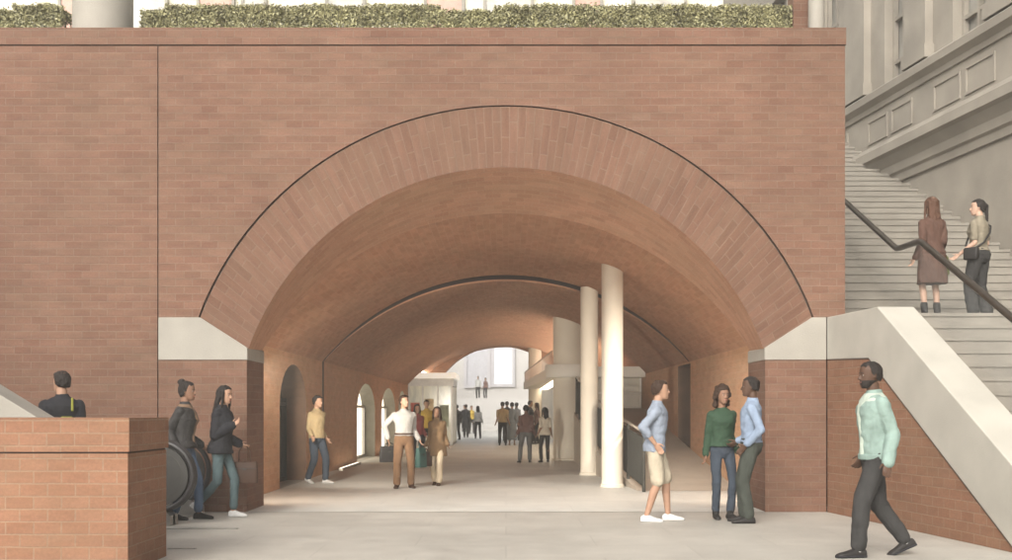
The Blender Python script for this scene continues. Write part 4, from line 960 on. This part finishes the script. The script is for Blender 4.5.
# 13-14
A=person('man in a straw coloured shirt and black trousers walking away down the passage',at_px(502.5,43),1.72,AWAY,near=0,skin='tan',hair='black',hs='short',fl=(-.12,.05,0,0,0),fr=(.13,-.04,0,0,0),top=C_YEL,top_e=.03,top_len=.92,sleeve=.4,bottom=C_BLK,shoe=L_BK,width=1.08)
A=person('woman in a long slate blue dress walking away beside the straw-shirted man',at_px(512,43.3),1.70,AWAY,near=0,sex='f',skin='tan',hair='black',hs='short',top=C_DRESS,top_e=.03,top_len=.92,sleeve=.9,skirt=(C_DRESS,.22),shoe=L_TN)
far=[('person in a black top standing ahead of the straw-shirted man',507,49.5,1.80,C_BLK,C_BLK,'m',R(10),'short'),
 ('person in a pale grey top standing beside the black-topped one beyond the slate dress',516.5,50.5,1.76,C_LGREY,C_CHAR,'f',R(-20),'tied'),
 ('tall person all in black waiting left of the far round column',530,44.6,1.78,C_BLK,C_BLK,'m',FACE_R,'short'),
 ('person in a dark brown jacket leaning in beside the far round column',537,44.9,1.70,C_MAR,C_BLK,'f',FACE_L,'long'),
 ('woman in a white top and black trousers walking away with long dark hair',478,54,1.62,C_WHITE,C_BLK,'f',R(12),'long'),
 ('person in a long black coat walking in the far court',466,56.5,1.72,None,C_BLK,'m',R(-5),'crop'),
 ('person in a mustard yellow top beyond the black coat in the far court',471.5,66,1.70,C_MUST,C_CHAR,'f',R(-160),'short'),
 ('person in a charcoal jacket at the corner of the glowing kiosk',457,51.5,1.66,C_CHAR,C_BLK,'m',R(30),'short'),
 ('person in a pale shirt furthest back on the court floor',464.5,72,1.78,C_WHITE,C_GREY,'m',R(170),'short'),
 ('person in a mustard jacket behind the couple with the bags',426.5,31,1.66,C_MUST,C_BLK,'f',R(-170),'short'),
 ('person in a dark red top half hidden behind the white-shirted man',417,26,1.50,C_RED,C_BLK,'f',R(-160),'long')]
for (lab,px,D,h,tp,bt,sx,fc,hs_) in far:
    if tp is None: person(lab,at_px(px,D),h,fc,near=0,sex=sx,skin='brown',hs=hs_,coat=C_BLK,coat_len=.5,bottom=bt,shoe=L_BK,fl=(-.1,.14,0,0,0),fr=(.1,-.14,0,0,0))
    else: person(lab,at_px(px,D),h,fc,near=0 if D>35 else 1,sex=sx,skin='tan',hs=hs_,top=tp,top_e=.028,top_len=.9,bottom=bt,shoe=L_BK,fl=(-.12,.08,0,0,0),fr=(.12,-.06,0,0,0))
zs=2.42
person('person in a pale grey shirt standing at the top of the far white steps',at_px(478,87.6,zs),1.78,R(170),near=0,top=C_LGREY,top_e=.03,bottom=C_CHAR,shoe=L_BK)
person('person in a brown top at the top of the far white steps',at_px(485.5,87.8,zs),1.66,R(150),near=0,sex='f',top=C_MAR,top_e=.02,bottom=C_BLK,shoe=L_BK)
# two women on the landing
A=person('woman in a long russet coat and black ankle boots climbing the right stairs',at_px(932,14.75,LAND),1.64,AWAY+R(8),look=6,near=2,sex='f',skin='light',hair='auburn',hs='long',fl=(-.10,.02,0,2,0),fr=(.10,.03,0,-4,0),
  coat=C_COATB,coat_len=.50,shoe=L_BK,boots=.30,hl=(-.25,.02,.88),hr_=(.22,.14,1.0))
bag(A,1,(.24,.10,.26),cloth('olive_green_bag',(.09,.10,.03)),'olive green shoulder bag at the side of the woman in the russet coat',drop=.02,rz=R(10))
A=person('woman in a khaki t-shirt and wide dark trousers turning left on the right stairs',at_px(979,14.7,LAND),1.60,AWAY+R(38),look=40,near=2,sex='f',skin='light',hair='black',hs='tied',fl=(-.08,.04,0,6,0),fr=(.14,-.05,0,-8,0),
  top=C_BEIGET,top_e=.024,top_len=.98,sleeve=.36,bottom=C_CHAR,b_e=.034,blen=.06,flare=1.2,shoe=L_BK,hl=(-.22,.18,.95),hr_=(.20,.16,1.0))
cb=empty('crossbody_bag',A['pos'],A['facing'],label='black crossbody bag slung over the woman in the khaki t-shirt',cat='bag')
a=MB(); pts=[(-.17,.0,1.0),(-.10,-.125,1.10),(.02,-.145,1.25),(.10,-.11,1.36),(.125,-.02,1.43),(.10,.08,1.38),(.0,.14,1.25),(-.11,.13,1.08),(-.17,.0,1.0)]
pts=[(x*.94*1.06,y*.94*1.06,z*.914) for x,y,z in pts]; a.tube(pts,.013,8); a.build('strap',L_BK,None,smooth=True).parent=cb
a=MB(); loft(a,[(.78,.04,.09,-.20,0),(.80,.045,.10,-.20,0),(.92,.045,.10,-.20,0),(.94,.03,.09,-.20,0)],None,20,5); a.build('pouch',L_BK,None,smooth=True).parent=cb

a=MB(); a.box((-60,-4,-4.2),(60,112,24))
hz=a.build('haze',None or MATS.get('x') or STEP); tag(hz,'thin warm haze in the air','haze',kind='stuff')
hm=bpy.data.materials.new('haze_air'); hm.use_nodes=True; n=hm.node_tree; n.nodes.clear()
o_=n.nodes.new('ShaderNodeOutputMaterial'); v_=n.nodes.new('ShaderNodeVolumePrincipled'); v_.inputs['Color'].default_value=(.98,.93,.85,1); v_.inputs['Density'].default_value=.0046; v_.inputs['Anisotropy'].default_value=.2
n.links.new(v_.outputs[0],o_.inputs['Volume']); hz.data.materials.clear(); hz.data.materials.append(hm)
